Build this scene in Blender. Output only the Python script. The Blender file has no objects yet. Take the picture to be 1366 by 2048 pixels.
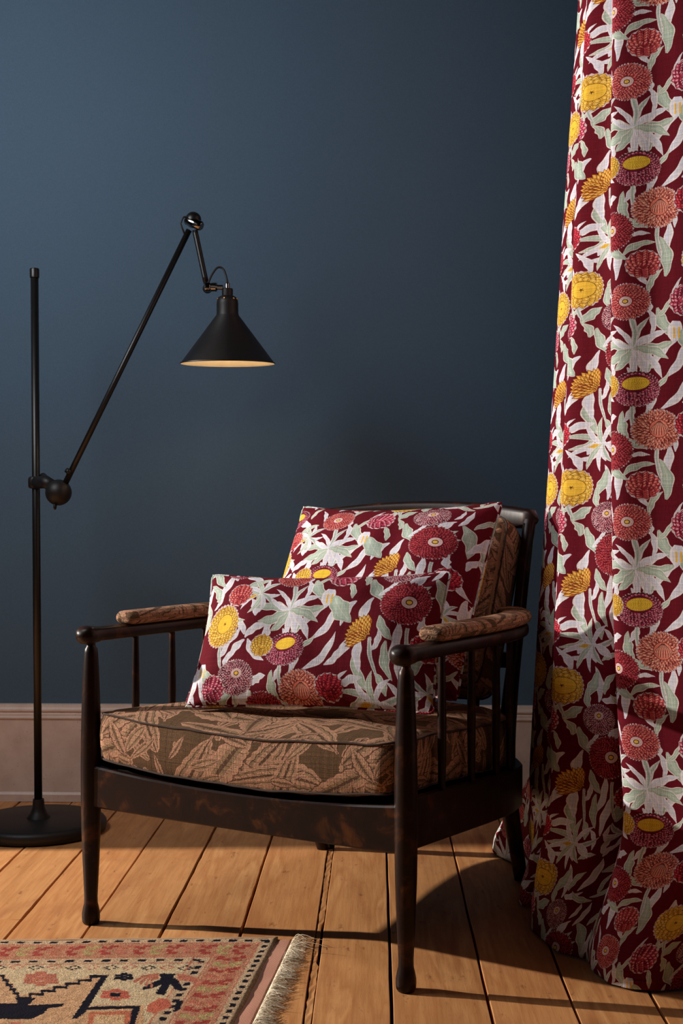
import bpy, bmesh, math, random
import numpy as np
from mathutils import Vector, Matrix, Euler

sc = bpy.context.scene
COL = sc.collection
rnd = random.Random(7)

# ------------------------------------------------------------------ camera
CAM_H = 0.83
YAW = math.radians(1.52)
cam_d = bpy.data.cameras.new('camera')
cam_d.sensor_fit = 'HORIZONTAL'
cam_d.sensor_width = 24.0
cam_d.lens = 24.0 * 2600 / 1366
cam = bpy.data.objects.new('camera', cam_d)
COL.objects.link(cam)
cam.location = (0, 0, CAM_H)
cam.rotation_euler = (math.radians(90), 0, YAW)
sc.camera = cam

def W(X, Z, z=0.0):
    """point measured from the camera foot (X right, Z forward) -> room axes (x along the wall, y towards it)"""
    return Vector((X*math.cos(YAW) - Z*math.sin(YAW), X*math.sin(YAW) + Z*math.cos(YAW), z))

# ------------------------------------------------------------------ light
world = bpy.data.worlds.new('world')
sc.world = world
world.use_nodes = True
bg = world.node_tree.nodes['Background']
bg.inputs[0].default_value = (0.55, 0.62, 0.75, 1)
bg.inputs[1].default_value = 0.004
sc.view_settings.view_transform = 'Standard'
sc.view_settings.look = 'None'
sc.view_settings.gamma = 1.0
sc.view_settings.use_curve_mapping = False
sc.view_settings.exposure = 0.0

def light(name, kind, loc, energy, color, **kw):
    d = bpy.data.lights.new(name, kind)
    d.energy = energy
    d.color = color
    for k, v in kw.items():
        if k != 'aim':
            setattr(d, k, v)
    o = bpy.data.objects.new(name, d)
    COL.objects.link(o)
    o.location = loc
    if 'aim' in kw:
        o.rotation_euler = (Vector(kw['aim']) - Vector(loc)).to_track_quat('-Z', 'Y').to_euler()
    return o
# low, small, hard lamp beyond the opening in the added flag wall: rakes chair, floor and curtain
kl = W(-3.75, 3.11, 1.62)
light('key_light', 'POINT', kl, 980, (1.0, 0.915, 0.82), shadow_soft_size=0.028)
# soft, cool light from upper left that washes the back wall
light('wall_softbox', 'AREA', (-1.42, 2.35, 2.05), 16.5, (0.95, 0.96, 1.0), shape='DISK', size=0.8, aim=(-0.35, 3.73, 1.75))
# large weak frontal fill from the left
light('room_fill', 'AREA', (-1.9, 0.3, 1.7), 1.7, (1.0, 0.93, 0.86), shape='SQUARE', size=1.4, aim=(0.2, 2.8, 0.6))

# ------------------------------------------------------------------ helpers
def tag(o, label=None, cat=None, group=None, kind=None):
    if label: o['label'] = label
    if cat: o['category'] = cat
    if group: o['group'] = group
    if kind: o['kind'] = kind
    return o

def empty(name, loc=(0, 0, 0), rz=0.0):
    o = bpy.data.objects.new(name, None)
    o.empty_display_size = 0.05
    o.location = loc
    o.rotation_euler = (0, 0, rz)
    COL.objects.link(o)
    return o

def mobj(name, verts, faces, mat, parent=None, smooth=True, uv=None, sharp=None):
    me = bpy.data.meshes.new(name)
    me.from_pydata([tuple(v) for v in verts], [], faces)
    if smooth:
        me.polygons.foreach_set('use_smooth', [True]*len(me.polygons))
    if uv is not None:
        l = me.uv_layers.new(name='UVMap')
        idx = np.empty(len(me.loops), dtype=np.int32)
        me.loops.foreach_get('vertex_index', idx)
        l.data.foreach_set('uv', np.asarray(uv, dtype=np.float32)[idx].ravel())
    me.update()
    if smooth and sharp:
        me.set_sharp_from_angle(angle=math.radians(sharp))
    o = bpy.data.objects.new(name, me)
    if mat: me.materials.append(mat)
    COL.objects.link(o)
    if parent: o.parent = parent
    return o

class MB:
    def __init__(s): s.v = []; s.f = []
    def add(s, v, f):
        n = len(s.v); s.v += [tuple(p) for p in v]; s.f += [tuple(i+n for i in q) for q in f]
        return s
    def build(s, name, mat, parent=None, **k):
        return mobj(name, s.v, s.f, mat, parent, **k)

def lathe(profile, n=32, center=(0, 0, 0), axis=None):
    """profile list of (r,z); closed at ends when r==0"""
    vs, fs = [], []
    rings = []
    for r, z in profile:
        if r <= 1e-7:
            rings.append([len(vs)]); vs.append(Vector((0, 0, z)))
        else:
            rings.append(list(range(len(vs), len(vs)+n)))
            for k in range(n):
                a = 2*math.pi*k/n
                vs.append(Vector((r*math.cos(a), r*math.sin(a), z)))
    for A, B in zip(rings[:-1], rings[1:]):
        for k in range(n):
            k2 = (k+1) % n
            if len(A) == 1 and len(B) == 1: continue
            if len(A) == 1: fs.append((A[0], B[k2], B[k]))
            elif len(B) == 1: fs.append((A[k], A[k2], B[0]))
            else: fs.append((A[k], A[k2], B[k2], B[k]))
    if axis is not None:
        q = Vector((0, 0, 1)).rotation_difference(Vector(axis).normalized())
        vs = [q @ v for v in vs]
    c = Vector(center)
    return [v + c for v in vs], fs

def catmull(P, n, closed=False):
    P = [Vector(p) for p in P]
    out = []
    m = len(P)
    segs = m if closed else m-1
    for i in range(segs):
        if closed:
            p0, p1, p2, p3 = P[(i-1) % m], P[i], P[(i+1) % m], P[(i+2) % m]
        else:
            p0, p1, p2, p3 = P[max(i-1, 0)], P[i], P[i+1], P[min(i+2, m-1)]
        for k in range(n):
            t = k/n
            out.append(0.5*((2*p1) + (-p0+p2)*t + (2*p0-5*p1+4*p2-p3)*t*t + (-p0+3*p1-3*p2+p3)*t**3))
    if not closed: out.append(P[-1])
    return out

def sweep(path, sec, up=(0, 0, 1), closed=False):
    """path: list of Vector; sec(i,s)-> list of (a,b): a across (side), b along up. Ends capped."""
    path = [Vector(p) for p in path]
    n = len(path)
    L = [0]
    for a, b in zip(path[:-1], path[1:]): L.append(L[-1] + (b-a).length)
    vs, fs = [], []
    up = Vector(up)
    m = None
    for i, p in enumerate(path):
        if closed: t = (path[(i+1) % n] - path[i-1]).normalized()
        else: t = (path[min(i+1, n-1)] - path[max(i-1, 0)]).normalized()
        side = t.cross(up)
        if side.length < 1e-4: side = t.cross(Vector((0, 1, 0.01)))
        side.normalize()
        u2 = side.cross(t).normalized()
        s = sec(i, L[i]/max(L[-1], 1e-9))
        m = len(s)
        for a, b in s: vs.append(p + side*a + u2*b)
    rng = range(n) if closed else range(n-1)
    for i in rng:
        j = (i+1) % n
        for k in range(m):
            k2 = (k+1) % m
            fs.append((i*m+k, i*m+k2, j*m+k2, j*m+k))
    if not closed:
        fs.append(tuple(reversed(range(m))))
        fs.append(tuple(range((n-1)*m, n*m)))
    return vs, fs

def circ(r, n=14, r2=None):
    r2 = r if r2 is None else r2
    return [(r*math.cos(2*math.pi*k/n), r2*math.sin(2*math.pi*k/n)) for k in range(n)]

def supel(a, b, e=0.5, n=24):
    o = []
    for k in range(n):
        t = 2*math.pi*k/n
        c, s = math.cos(t), math.sin(t)
        o.append((a*math.copysign(abs(c)**e, c), b*math.copysign(abs(s)**e, s)))
    return o

def tube(path, r, n=14, closed=False):
    return sweep(path, (lambda i, s: circ(r(s) if callable(r) else r, n)), closed=closed, up=(0.0123, 0.0345, 1))

def rbox(sx, sy, sz, c=(0, 0, 0), bev=0.002, seg=2):
    bm = bmesh.new()
    bmesh.ops.create_cube(bm, size=1)
    for v in bm.verts: v.co = Vector((v.co.x*sx, v.co.y*sy, v.co.z*sz))
    if bev > 0:
        bmesh.ops.bevel(bm, geom=bm.edges[:], offset=bev, segments=seg, affect='EDGES', profile=0.5)
    bm.verts.index_update()
    v = [x.co + Vector(c) for x in bm.verts]
    f = [tuple(q.index for q in fc.verts) for fc in bm.faces]
    bm.free()
    return v, f

# ------------------------------------------------------------------ node materials
class NT:
    def __init__(s, name):
        s.m = bpy.data.materials.new(name); s.m.use_nodes = True
        s.t = s.m.node_tree; s.t.nodes.clear()
        s.out = s.n('ShaderNodeOutputMaterial')
        s.b = s.n('ShaderNodeBsdfPrincipled')
        s.l(s.b.outputs[0], s.out.inputs[0])
    def n(s, ty, **kw):
        nd = s.t.nodes.new(ty)
        for k, v in kw.items():
            if isinstance(k, str) and not k.startswith('i_'): setattr(nd, k, v)
        return nd
    def l(s, a, b): s.t.links.new(a, b)
    def coords(s, which='Object', scale=(1, 1, 1), rot=(0, 0, 0), loc=(0, 0, 0)):
        tc = s.n('ShaderNodeTexCoord'); mp = s.n('ShaderNodeMapping')
        mp.inputs['Scale'].default_value = scale; mp.inputs['Rotation'].default_value = rot; mp.inputs['Location'].default_value = loc
        s.l(tc.outputs[which], mp.inputs[0]); return mp.outputs[0]
    def noise(s, vec, scale=5, detail=3, rough=0.5, dist=0.0):
        nd = s.n('ShaderNodeTexNoise')
        nd.inputs['Scale'].default_value = scale; nd.inputs['Detail'].default_value = detail
        nd.inputs['Roughness'].default_value = rough; nd.inputs['Distortion'].default_value = dist
        if vec is not None: s.l(vec, nd.inputs['Vector'])
        return nd
    def ramp(s, fac, stops, interp='LINEAR'):
        nd = s.n('ShaderNodeValToRGB'); e = nd.color_ramp; e.interpolation = interp
        while len(e.elements) < len(stops): e.elements.new(0.5)
        for el, (p, c) in zip(e.elements, stops):
            el.position = p; el.color = (*c, 1) if len(c) == 3 else c
        s.l(fac, nd.inputs[0]); return nd.outputs[0]
    def mix(s, fac, a, b, mode='MIX'):
        nd = s.n('ShaderNodeMix', data_type='RGBA', blend_type=mode)
        for inp, v in ((nd.inputs[0], fac), (nd.inputs[6], a), (nd.inputs[7], b)):
            if isinstance(v, (int, float)): inp.default_value = v
            elif isinstance(v, tuple): inp.default_value = (*v, 1) if len(v) == 3 else v
            else: s.l(v, inp)
        return nd.outputs[2]
    def math(s, op, a, b=0.0, c=0.0):
        nd = s.n('ShaderNodeMath', operation=op)
        for inp, v in zip(nd.inputs, (a, b, c)):
            if isinstance(v, (int, float)): inp.default_value = v
            else: s.l(v, inp)
        return nd.outputs[0]
    def bump(s, h, strength=0.3, dist=0.002, normal=None):
        nd = s.n('ShaderNodeBump'); nd.inputs['Strength'].default_value = strength; nd.inputs['Distance'].default_value = dist
        s.l(h, nd.inputs['Height'])
        if normal is not None: s.l(normal, nd.inputs['Normal'])
        s.l(nd.outputs[0], s.b.inputs['Normal']); return nd.outputs[0]
    def set(s, base=None, rough=None, metal=None, spec=None, sheen=None, coat=None):
        for k, v in (('Base Color', base), ('Roughness', rough), ('Metallic', metal), ('Specular IOR Level', spec), ('Sheen Weight', sheen), ('Coat Weight', coat)):
            if v is None: continue
            if isinstance(v, tuple): s.b.inputs[k].default_value = (*v, 1)
            elif isinstance(v, (int, float)): s.b.inputs[k].default_value = v
            else: s.l(v, s.b.inputs[k])
        return s

def lin(r, g, b):
    f = lambda c: (c/255/12.92) if c/255 <= 0.04045 else ((c/255+0.055)/1.055)**2.4
    return (f(r), f(g), f(b))

# --- wall: deep blue woven wallcovering
m = NT('blue_wallcovering')
v = m.coords('Object')
v1 = m.coords('Object', scale=(1, 1, 0.35)); v2 = m.coords('Object', scale=(0.35, 1, 1))
na = m.noise(v1, 620, 2, 0.6); nb = m.noise(v2, 620, 2, 0.6)
wv = m.math('ADD', na.outputs[0], nb.outputs[0])
big = m.noise(v, 1.7, 2)
c = m.mix(m.math('MULTIPLY', wv, 0.5), lin(63, 86, 105), lin(89, 113, 134))
c = m.mix(m.ramp(big.outputs[0], [(0.3, (0, 0, 0)), (0.7, (1, 1, 1))]), c, m.mix(0.06, c, (0.02, 0.03, 0.05)))
m.set(base=c, rough=0.85, spec=0.25); m.bump(wv, 0.35, 0.0008)
MAT_WALL = m.m

m = NT('cream_gloss_paint')
v = m.coords('Object', scale=(1, 1, 1))
nz = m.noise(v, 18, 4, 0.6)
sp = m.noise(v, 160, 2, 0.5)
c = m.mix(m.ramp(nz.outputs[0], [(0.35, (0, 0, 0)), (0.75, (1, 1, 1))]), lin(226, 205, 192), lin(208, 184, 170))
c = m.mix(m.ramp(sp.outputs[0], [(0.68, (0, 0, 0)), (0.75, (1, 1, 1))]), c, lin(180, 158, 148))
m.set(base=c, rough=0.42, spec=0.4)
m.bump(nz.outputs[0], 0.15, 0.002)
MAT_SKIRT = m.m

def flat(name, col, rough=0.6, metal=0.0, spec=0.5):
    k = NT(name)
    vv = k.coords('Object')
    nn = k.noise(vv, 60, 3)
    k.set(base=k.mix(nn.outputs[0], tuple(x*0.9 for x in col), tuple(min(1, x*1.1) for x in col)), rough=rough, metal=metal, spec=spec)
    return k.m

MAT_SUB = flat('dark_subfloor', (0.012, 0.008, 0.006), 0.95, spec=0.1)
MAT_FLAG = flat('dark_flag_wall', lin(60, 70, 82), 0.9)

# --- floor boards
def wood_floor():
    m = NT('worn_pine_board')
    oi = m.n('ShaderNodeObjectInfo')
    tc = m.n('ShaderNodeTexCoord')
    off = m.n('ShaderNodeVectorMath', operation='ADD')
    cmb = m.n('ShaderNodeCombineXYZ')
    m.l(m.math('MULTIPLY', oi.outputs['Random'], 7.3), cmb.inputs[0]); m.l(m.math('MULTIPLY', oi.outputs['Random'], 31.0), cmb.inputs[1])
    m.l(tc.outputs['Object'], off.inputs[0]); m.l(cmb.outputs[0], off.inputs[1])
    def mp(scale):
        x = m.n('ShaderNodeMapping'); x.inputs['Scale'].default_value = scale; m.l(off.outputs[0], x.inputs[0]); return x.outputs[0]
    grain = m.noise(mp((1, 0.05, 1)), 130, 3, 0.6, 0.0)
    rings = m.noise(mp((1, 0.12, 1)), 13, 3, 0.5, 0.5)
    blot = m.noise(mp((1, 0.6, 1)), 9, 4, 0.6)
    fine = m.noise(mp((1, 0.12, 1)), 420, 2, 0.6)
    c = m.ramp(rings.outputs[0], [(0.28, lin(190, 130, 80)), (0.45, lin(214, 155, 100)), (0.55, lin(200, 139, 86)), (0.62, lin(222, 164, 108)), (0.75, lin(182, 120, 72))])
    c = m.mix(m.ramp(grain.outputs[0], [(0.42, (0, 0, 0)), (0.72, (0.30, 0.30, 0.30))]), c, lin(150, 88, 44))
    c = m.mix(m.ramp(blot.outputs[0], [(0.52, (0, 0, 0)), (0.80, (0.5, 0.5, 0.5))]), c, lin(160, 98, 60))
    c = m.mix(m.ramp(fine.outputs[0], [(0.62, (0, 0, 0)), (0.8, (0.35, 0.35, 0.35))]), c, lin(120, 70, 38))
    # knots and scratches
    vo = m.n('ShaderNodeTexVoronoi'); vo.inputs['Scale'].default_value = 5.5
    m.l(mp((1, 0.45, 1)), vo.inputs['Vector'])
    c = m.mix(m.ramp(vo.outputs['Distance'], [(0.035, (0.75, 0.75, 0.75)), (0.075, (0, 0, 0))]), c, lin(92, 48, 26))
    st = m.noise(mp((1, 0.35, 1)), 45, 5, 0.7)
    c = m.mix(m.ramp(st.outputs[0], [(0.61, (0, 0, 0)), (0.70, (0.6, 0.6, 0.6))]), c, lin(112, 66, 42))
    tone = m.ramp(oi.outputs['Random'], [(0.0, (0.86, 0.84, 0.82)), (0.5, (1.0, 0.98, 0.96)), (1.0, (0.95, 0.88, 0.84))])
    c = m.mix(1.0, c, tone, 'MULTIPLY')
    m.set(base=c, rough=m.ramp(blot.outputs[0], [(0.3, (0.42, 0.42, 0.42)), (0.7, (0.60, 0.60, 0.60))]), spec=0.35)
    m.bump(m.math('ADD', grain.outputs[0], m.math('MULTIPLY', fine.outputs[0], 0.4)), 0.22, 0.0015)
    return m.m
MAT_FLOOR = wood_floor()

# --- dark chair wood
m = NT('dark_stained_wood')
v = m.coords('Object', scale=(1, 1, 1))
n1 = m.noise(v, 22, 4, 0.6, 0.6)
n2 = m.noise(m.coords('Object', scale=(3, 3, 0.4)), 60, 4, 0.6)
c = m.ramp(n1.outputs[0], [(0.42, lin(25, 11, 9)), (0.56, lin(33, 15, 10)), (0.72, lin(78, 42, 18))])
c = m.mix(m.ramp(n2.outputs[0], [(0.5, (0, 0, 0)), (0.8, (0.6, 0.6, 0.6))]), c, lin(24, 13, 10))
m.set(base=c, rough=0.36, spec=0.22)
m.bump(n2.outputs[0], 0.12, 0.001)
MAT_WOOD = m.m

m = NT('black_lacquer')
v = m.coords('Object')
nn = m.noise(v, 90, 2)
m.set(base=m.mix(nn.outputs[0], (0.0045, 0.0040, 0.0040), (0.008, 0.0068, 0.0062)), rough=0.38, spec=0.5)
MAT_BLACK = m.m
m = NT('black_satin_metal')
v = m.coords('Object'); nn = m.noise(v, 120, 2)
m.set(base=m.mix(nn.outputs[0], (0.006, 0.005, 0.005), (0.012, 0.009, 0.008)), rough=0.5, spec=0.45)
MAT_SATIN = m.m
MAT_CHROME = flat('dark_chrome', (0.32, 0.30, 0.29), 0.12, 1.0)
MAT_BRASS = flat('brass', (0.65, 0.36, 0.10), 0.3, 1.0)
MAT_CREAM = flat('cream_enamel', lin(250, 240, 218), 0.5)
MAT_CABLE = flat('black_rubber', (0.008, 0.007, 0.007), 0.55)

# ------------------------------------------------------------------ generated cloth print (drawn shape by shape, repeats both ways)
class Canvas:
    def __init__(s, w_mm, h_mm, ppm, bgcol):
        s.ppm = ppm; s.w = int(round(w_mm*ppm)); s.h = int(round(h_mm*ppm))
        s.a = np.empty((s.h, s.w, 3), dtype=np.float32); s.a[:] = np.array(bgcol, dtype=np.float32)/255
    def poly(s, P, col, wrap=True, grad=None):
        P = np.asarray(P, dtype=np.float64)*s.ppm
        x0, y0 = P[:, 0], P[:, 1]; x1, y1 = np.roll(x0, -1), np.roll(y0, -1)
        col = np.array(col, dtype=np.float32)/255
        a, b = int(math.ceil(y0.min()-0.5)), int(math.floor(y0.max()-0.5))
        for r in range(a, b+1):
            yc = r + 0.5
            msk = ((y0 <= yc) & (y1 > yc)) | ((y1 <= yc) & (y0 > yc))
            if not msk.any(): continue
            xs = np.sort(x0[msk] + (yc-y0[msk])*(x1[msk]-x0[msk])/(y1[msk]-y0[msk]))
            if wrap: rr = r % s.h
            elif 0 <= r < s.h: rr = r
            else: continue
            row = s.a[rr]
            for k in range(0, len(xs)-1, 2):
                i0, i1 = int(math.ceil(xs[k]-0.5)), int(math.floor(xs[k+1]-0.5))+1
                if i1 <= i0: continue
                if not wrap:
                    i0, i1 = max(i0, 0), min(i1, s.w)
                    if i1 > i0: row[i0:i1] = col
                else:
                    sh = (i0 // s.w)*s.w; i0 -= sh; i1 -= sh
                    if i1 <= s.w: row[i0:i1] = col
                    else:
                        row[i0:] = col; row[:min(i1-s.w, s.w)] = col
    def image(s, name):
        im = bpy.data.images.new(name, s.w, s.h, alpha=False)
        buf = np.ones((s.h, s.w, 4), dtype=np.float32)
        buf[..., :3] = np.clip(s.a[::-1], 0, 1)
        im.pixels.foreach_set(buf.ravel()); im.update(); im.pack()
        return im

PR = random.Random(11)
def bez(p0, p1, p2, n=16):
    t = np.linspace(0, 1, n)[:, None]
    p0, p1, p2 = map(np.array, (p0, p1, p2))
    return (1-t)**2*p0 + 2*t*(1-t)*p1 + t*t*p2

def blade(cv, p0, ang, ln, wd, bend=0.3, style='white', wav=0.18, base=0.15, peak=0.45):
    """one tapering leaf from p0, heading ang (deg, 0 = right, 90 = up), length ln, half width wd"""
    a = math.radians(ang)
    d = np.array((math.cos(a), -math.sin(a))); nrm = np.array((-d[1], d[0]))
    p0 = np.array(p0, dtype=float)
    p1 = p0 + d*ln*0.5 + nrm*ln*bend*0.5
    p2 = p0 + d*ln + nrm*ln*bend*-0.15
    S = bez(p0, p1, p2, 22)
    T = np.gradient(S, axis=0); T /= np.linalg.norm(T, axis=1)[:, None]
    N = np.stack([-T[:, 1], T[:, 0]], 1)
    t = np.linspace(0, 1, 22)
    prof = np.where(t < peak, base + (1-base)*np.sin(t/peak*math.pi/2), np.cos((t-peak)/(1-peak)*math.pi/2)**0.9)
    ph = PR.random()*6
    wl = prof*(1+wav*np.sin(t*14+ph)); wr = prof*(1+wav*np.sin(t*13+ph+2))
    def out(k, e=0.0):
        L = S + N*(wl*wd*k+e*(0.3+prof))[:, None]; R = S - N*(wr*wd*k+e*(0.3+prof))[:, None]
        return np.concatenate([L, R[::-1]])
    if style == 'sage':
        cv.poly(out(1, 1.2), (222, 214, 206)); cv.poly(out(1.0, -0.3), (160, 176, 162)); cv.poly(out(0.62), (174, 190, 176))
        rib = np.concatenate([S[1:-2] + N[1:-2]*0.45, (S[1:-2] - N[1:-2]*0.45)[::-1]]); cv.poly(rib, (212, 208, 196))
    elif style == 'sagew':
        cv.poly(out(1, 1.0), (212, 208, 208)); cv.poly(out(0.55), (160, 176, 166))
    else:
        cv.poly(out(1, 0.7), (228, 222, 226)); cv.poly(out(0.70), (208, 210, 226))
        h = S + N*(wl*wd*0.7)[:, None]; cv.poly(np.concatenate([h[3:], S[3:][::-1]]), (213, 209, 216))

def petal(cv, c, ang, ln, wd, fill, light, line=(40, 12, 16), lw=0.7, sharp=0.35):
    """pointed petal whose base sits at c"""
    ca, sa = math.cos(ang), math.sin(ang)
    def P(l, w, o=0.0):
        pts = [(-o, -w*0.45), (l*0.30, -w*0.95), (l*0.62, -w*0.90), (l*0.86, -w*sharp), (l+o*0.9, 0), (l*0.86, w*sharp), (l*0.62, w*0.90), (l*0.30, w*0.95), (-o, w*0.45)]
        return [(c[0]+x*ca-y*sa, c[1]+x*sa+y*ca) for x, y in pts]
    T = lambda q: [(c[0]+x*ca-y*sa, c[1]+x*sa+y*ca) for x, y in q]
    cv.poly(P(ln+lw, wd+lw, lw), line); cv.poly(P(ln, wd), fill)
    cv.poly(T([(ln*0.30, -wd*0.10), (ln*0.62, -wd*0.62), (ln*0.90, -wd*0.05), (ln*0.66, wd*0.10)]), light)
    if ln > 6: cv.poly(T([(ln*0.1, wd*0.25), (ln*0.6, wd*0.38), (ln*0.6, wd*0.38+0.4), (ln*0.1, wd*0.25+0.4)]), line)

def flower(cv, cx, cy, r, cols, rings=6, ln=0.30, dens=1.0, squash=0.95, rot=0.0, off=(0, 0), eye=None, inner=0.22, halo=True, line=(46, 14, 20), lw=0.5, wf=0.56):
    cr, sr = math.cos(rot), math.sin(rot)
    def E(ox, oy, a, b, col, n=26):
        cv.poly([(ox+a*math.cos(t)*cr-b*math.sin(t)*sr, oy+a*math.cos(t)*sr+b*math.sin(t)*cr) for t in np.linspace(0, 2*math.pi, n, endpoint=False)], col)
    if halo:
        n = 2*max(9, int(dens*math.pi*2*r/(r*0.17)))
        cv.poly([(cx+(r*0.97+2.4*(k % 2))*math.cos(2*math.pi*k/n), cy+(r*0.97+2.4*(k % 2))*squash*math.sin(2*math.pi*k/n)) for k in range(n)], (206, 184, 186))
    E(cx, cy, r*0.90, r*0.90*squash, cols[1])
    for k in range(rings):
        t = k/max(rings-1, 1)
        rad = r*((1-t)*(1-ln) + t*inner)
        ox, oy = cx+off[0]*r*t, cy+off[1]*r*t
        L = r*ln*(1-0.35*t)
        n = max(5, int(dens*2*math.pi*(rad+L*0.5)/(r*0.17)))
        w = (2*math.pi*(rad+L*0.45)/n)*wf
        for j in range(n):
            a = 2*math.pi*(j+0.5*(k % 2))/n + PR.uniform(-0.05, 0.05)
            x, y = rad*math.cos(a), rad*math.sin(a)*squash
            px, py = ox + x*cr-y*sr, oy + x*sr+y*cr
            aa = math.atan2(math.sin(a)*squash, math.cos(a))+rot
            q = PR.random()
            fill = cols[0] if q < 0.55 else (cols[1] if q < 0.8 else tuple((u+v)//2 for u, v in zip(cols[0], cols[2])))
            petal(cv, (px, py), aa, L*PR.uniform(0.9, 1.12)*(1 if squash > 0.9 else (0.75+0.25*abs(math.cos(a)))), w, fill, cols[2], line, lw)
    ex, ey = cx+off[0]*r, cy+off[1]*r
    if eye == 'white':
        E(ex, ey, r*0.32, r*0.29*squash, (60, 16, 24)); E(ex, ey, r*0.30, r*0.27*squash, (224, 190, 188))
        for j in range(26):
            a = 2*math.pi*j/26; E(ex+r*0.24*math.cos(a), ey+r*0.21*math.sin(a)*squash, 0.5, 0.4, (150, 70, 80), 5)
        E(ex, ey, r*0.14, r*0.12, (40, 18, 14)); E(ex, ey, r*0.105, r*0.085, (236, 188, 70))
    elif eye == 'yellow':
        E(ex, ey, r*0.55, r*0.34, (120, 70, 20)); E(ex, ey, r*0.53, r*0.32, (232, 192, 62))
        for k in range(1, 7):
            for j in range(4+k*5):
                a = 2*math.pi*j/(4+k*5)
                x, y = r*0.08*k*math.cos(a), r*0.047*k*math.sin(a)
                E(ex+x*cr-y*sr, ey+x*sr+y*cr, 0.6, 0.55, (160, 108, 24), 5)
    elif eye == 'knob':
        E(ex, ey, r*0.42, r*0.42, (60, 22, 16)); E(ex, ey, r*0.40, r*0.40, cols[0])
        for k in range(9):
            a0 = -1.25 + k*0.31
            tip = (ex + r*0.38*math.sin(a0), ey + r*0.34*math.cos(a0)*0.9); top = (ex + r*0.05*math.sin(a0), ey - r*0.34)
            mid = (ex + r*0.30*math.sin(a0), ey)
            S = bez(top, (mid[0]*1.0+(mid[0]-ex)*0.5, mid[1]), tip, 8)
            cv.poly(np.concatenate([S, (S+np.array([0.9, 0]))[::-1]]), (70, 26, 20))
            cv.poly(np.concatenate([S+np.array([1.4, 0]), (S+np.array([2.6, 0]))[::-1]]), cols[2])
    elif eye == 'disc':
        E(ex, ey, r*0.50, r*0.46*squash, (70, 44, 20)); E(ex, ey, r*0.48, r*0.44*squash, (230, 182, 62))
        for j in range(5):
            a = j*1.25+0.4; petal(cv, (ex, ey), a, r*0.11, r*0.016, (90, 50, 20), (90, 50, 20), (90, 50, 20), 0.1)

def thistle(cv, x, y, R, ang, cols=None, span=100):
    """seed head seen from the side: scales fan out from the apex"""
    cols = cols or AMB
    rows = 8
    for k in range(rows):
        rr = R*2*(1-0.11*k)*0.80
        n = int(11 - k*0.7)
        for j in range(n):
            a = math.radians(ang + (j/(n-1)-0.5)*span*(1-0.02*k) + (3 if k % 2 else -3))
            rad = rr*(0.80+0.20*math.cos((j/(n-1)-0.5)*2.2))*(1-0.1)
            fill = cols[0] if PR.random() < 0.6 else cols[1]
            petal(cv, (x+rad*0.66*math.cos(a), y+rad*0.66*math.sin(a)), a, rr*0.36, rr*0.095*(1.0-0.02*k), fill, cols[2], (60, 26, 16), 0.6)
    cv.poly([(x-3, y-2), (x+3, y-2), (x+5, y+5), (x-1, y+6)], (190, 190, 192))

def bud(cv, x, y, r, cols, ang=90, line=(46, 14, 20)):
    """half-open head: overlapping pointed scales, biggest at the rim"""
    n = 30
    cv.poly([(x+(r+1.6*(k % 2))*math.cos(2*math.pi*k/n), y+(r+1.6*(k % 2))*math.sin(2*math.pi*k/n)) for k in range(n)], (206, 184, 186))
    E = [(x+r*0.9*math.cos(2*math.pi*k/n), y+r*0.9*math.sin(2*math.pi*k/n)) for k in range(n)]
    cv.poly(E, cols[1])
    a0 = math.radians(ang)
    for k in range(6):
        rad = r*(0.74-0.14*k)
        m_ = max(4, int(13-2*k))
        for j in range(m_):
            a = 2*math.pi*(j+0.5*(k % 2))/m_
            cx, cy = x+rad*math.cos(a) - math.cos(a0)*r*0.05*k, y+rad*math.sin(a) + math.sin(a0)*r*0.03*k
            # scales turn towards the opening
            aim = math.atan2(math.sin(a)*0.75 - math.sin(a0)*0.5, math.cos(a)*0.75 + math.cos(a0)*0.5)
            petal(cv, (cx-math.cos(aim)*r*0.15, cy-math.sin(aim)*r*0.15), aim, r*0.44, r*0.17, cols[0] if PR.random() < 0.65 else cols[1], cols[2], line, 0.6)

CORAL = ((200, 76, 78), (164, 40, 52), (228, 142, 132))
RED = ((184, 34, 56), (136, 14, 36), (212, 84, 92))
DKRED = ((158, 34, 50), (112, 14, 32), (192, 84, 88))
PLUM = ((164, 56, 84), (104, 20, 48), (216, 146, 158))
PINK = ((190, 62, 92), (140, 24, 56), (226, 164, 172))
PALE = ((164, 76, 92), (100, 30, 50), (222, 198, 198))
SALM = ((208, 112, 94), (158, 58, 50), (234, 170, 150))
YEL = ((224, 172, 62), (204, 148, 48), (236, 198, 104))
AMB = ((222, 152, 60), (180, 98, 36), (240, 192, 96))

def lily(cv, x, y, s=1.0, rot=0):
    for a, l, st in ((200, 70, 'white'), (165, 78, 'sage'), (135, 62, 'white'), (232, 66, 'sage'), (262, 60, 'white'), (100, 60, 'sage'), (60, 56, 'white'), (20, 60, 'sagew'), (-25, 55, 'white'), (300, 48, 'sagew')):
        blade(cv, (x, y), a+rot, l*s, 5.4*s, PR.choice((-0.5, 0.45)), st, 0.1)
    blade(cv, (x-4, y), 190+rot, 36*s, 6*s, 0.1, 'yel')

def trumpet(cv, x, y, s=1.0):
    blade(cv, (x, y-18*s), -95, 44*s, 14*s, 0.05, 'white', 0.05, 0.5)
    blade(cv, (x+10*s, y), -55, 70*s, 18*s, 0.2, 'sage')
    for dx in (-4, 5):
        cv.poly([(x+dx-1.7, y-6*s), (x+dx+1.7, y-6*s), (x+dx+2.4, y+16*s), (x+dx-1.4, y+16*s)], (228, 176, 70))

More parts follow.
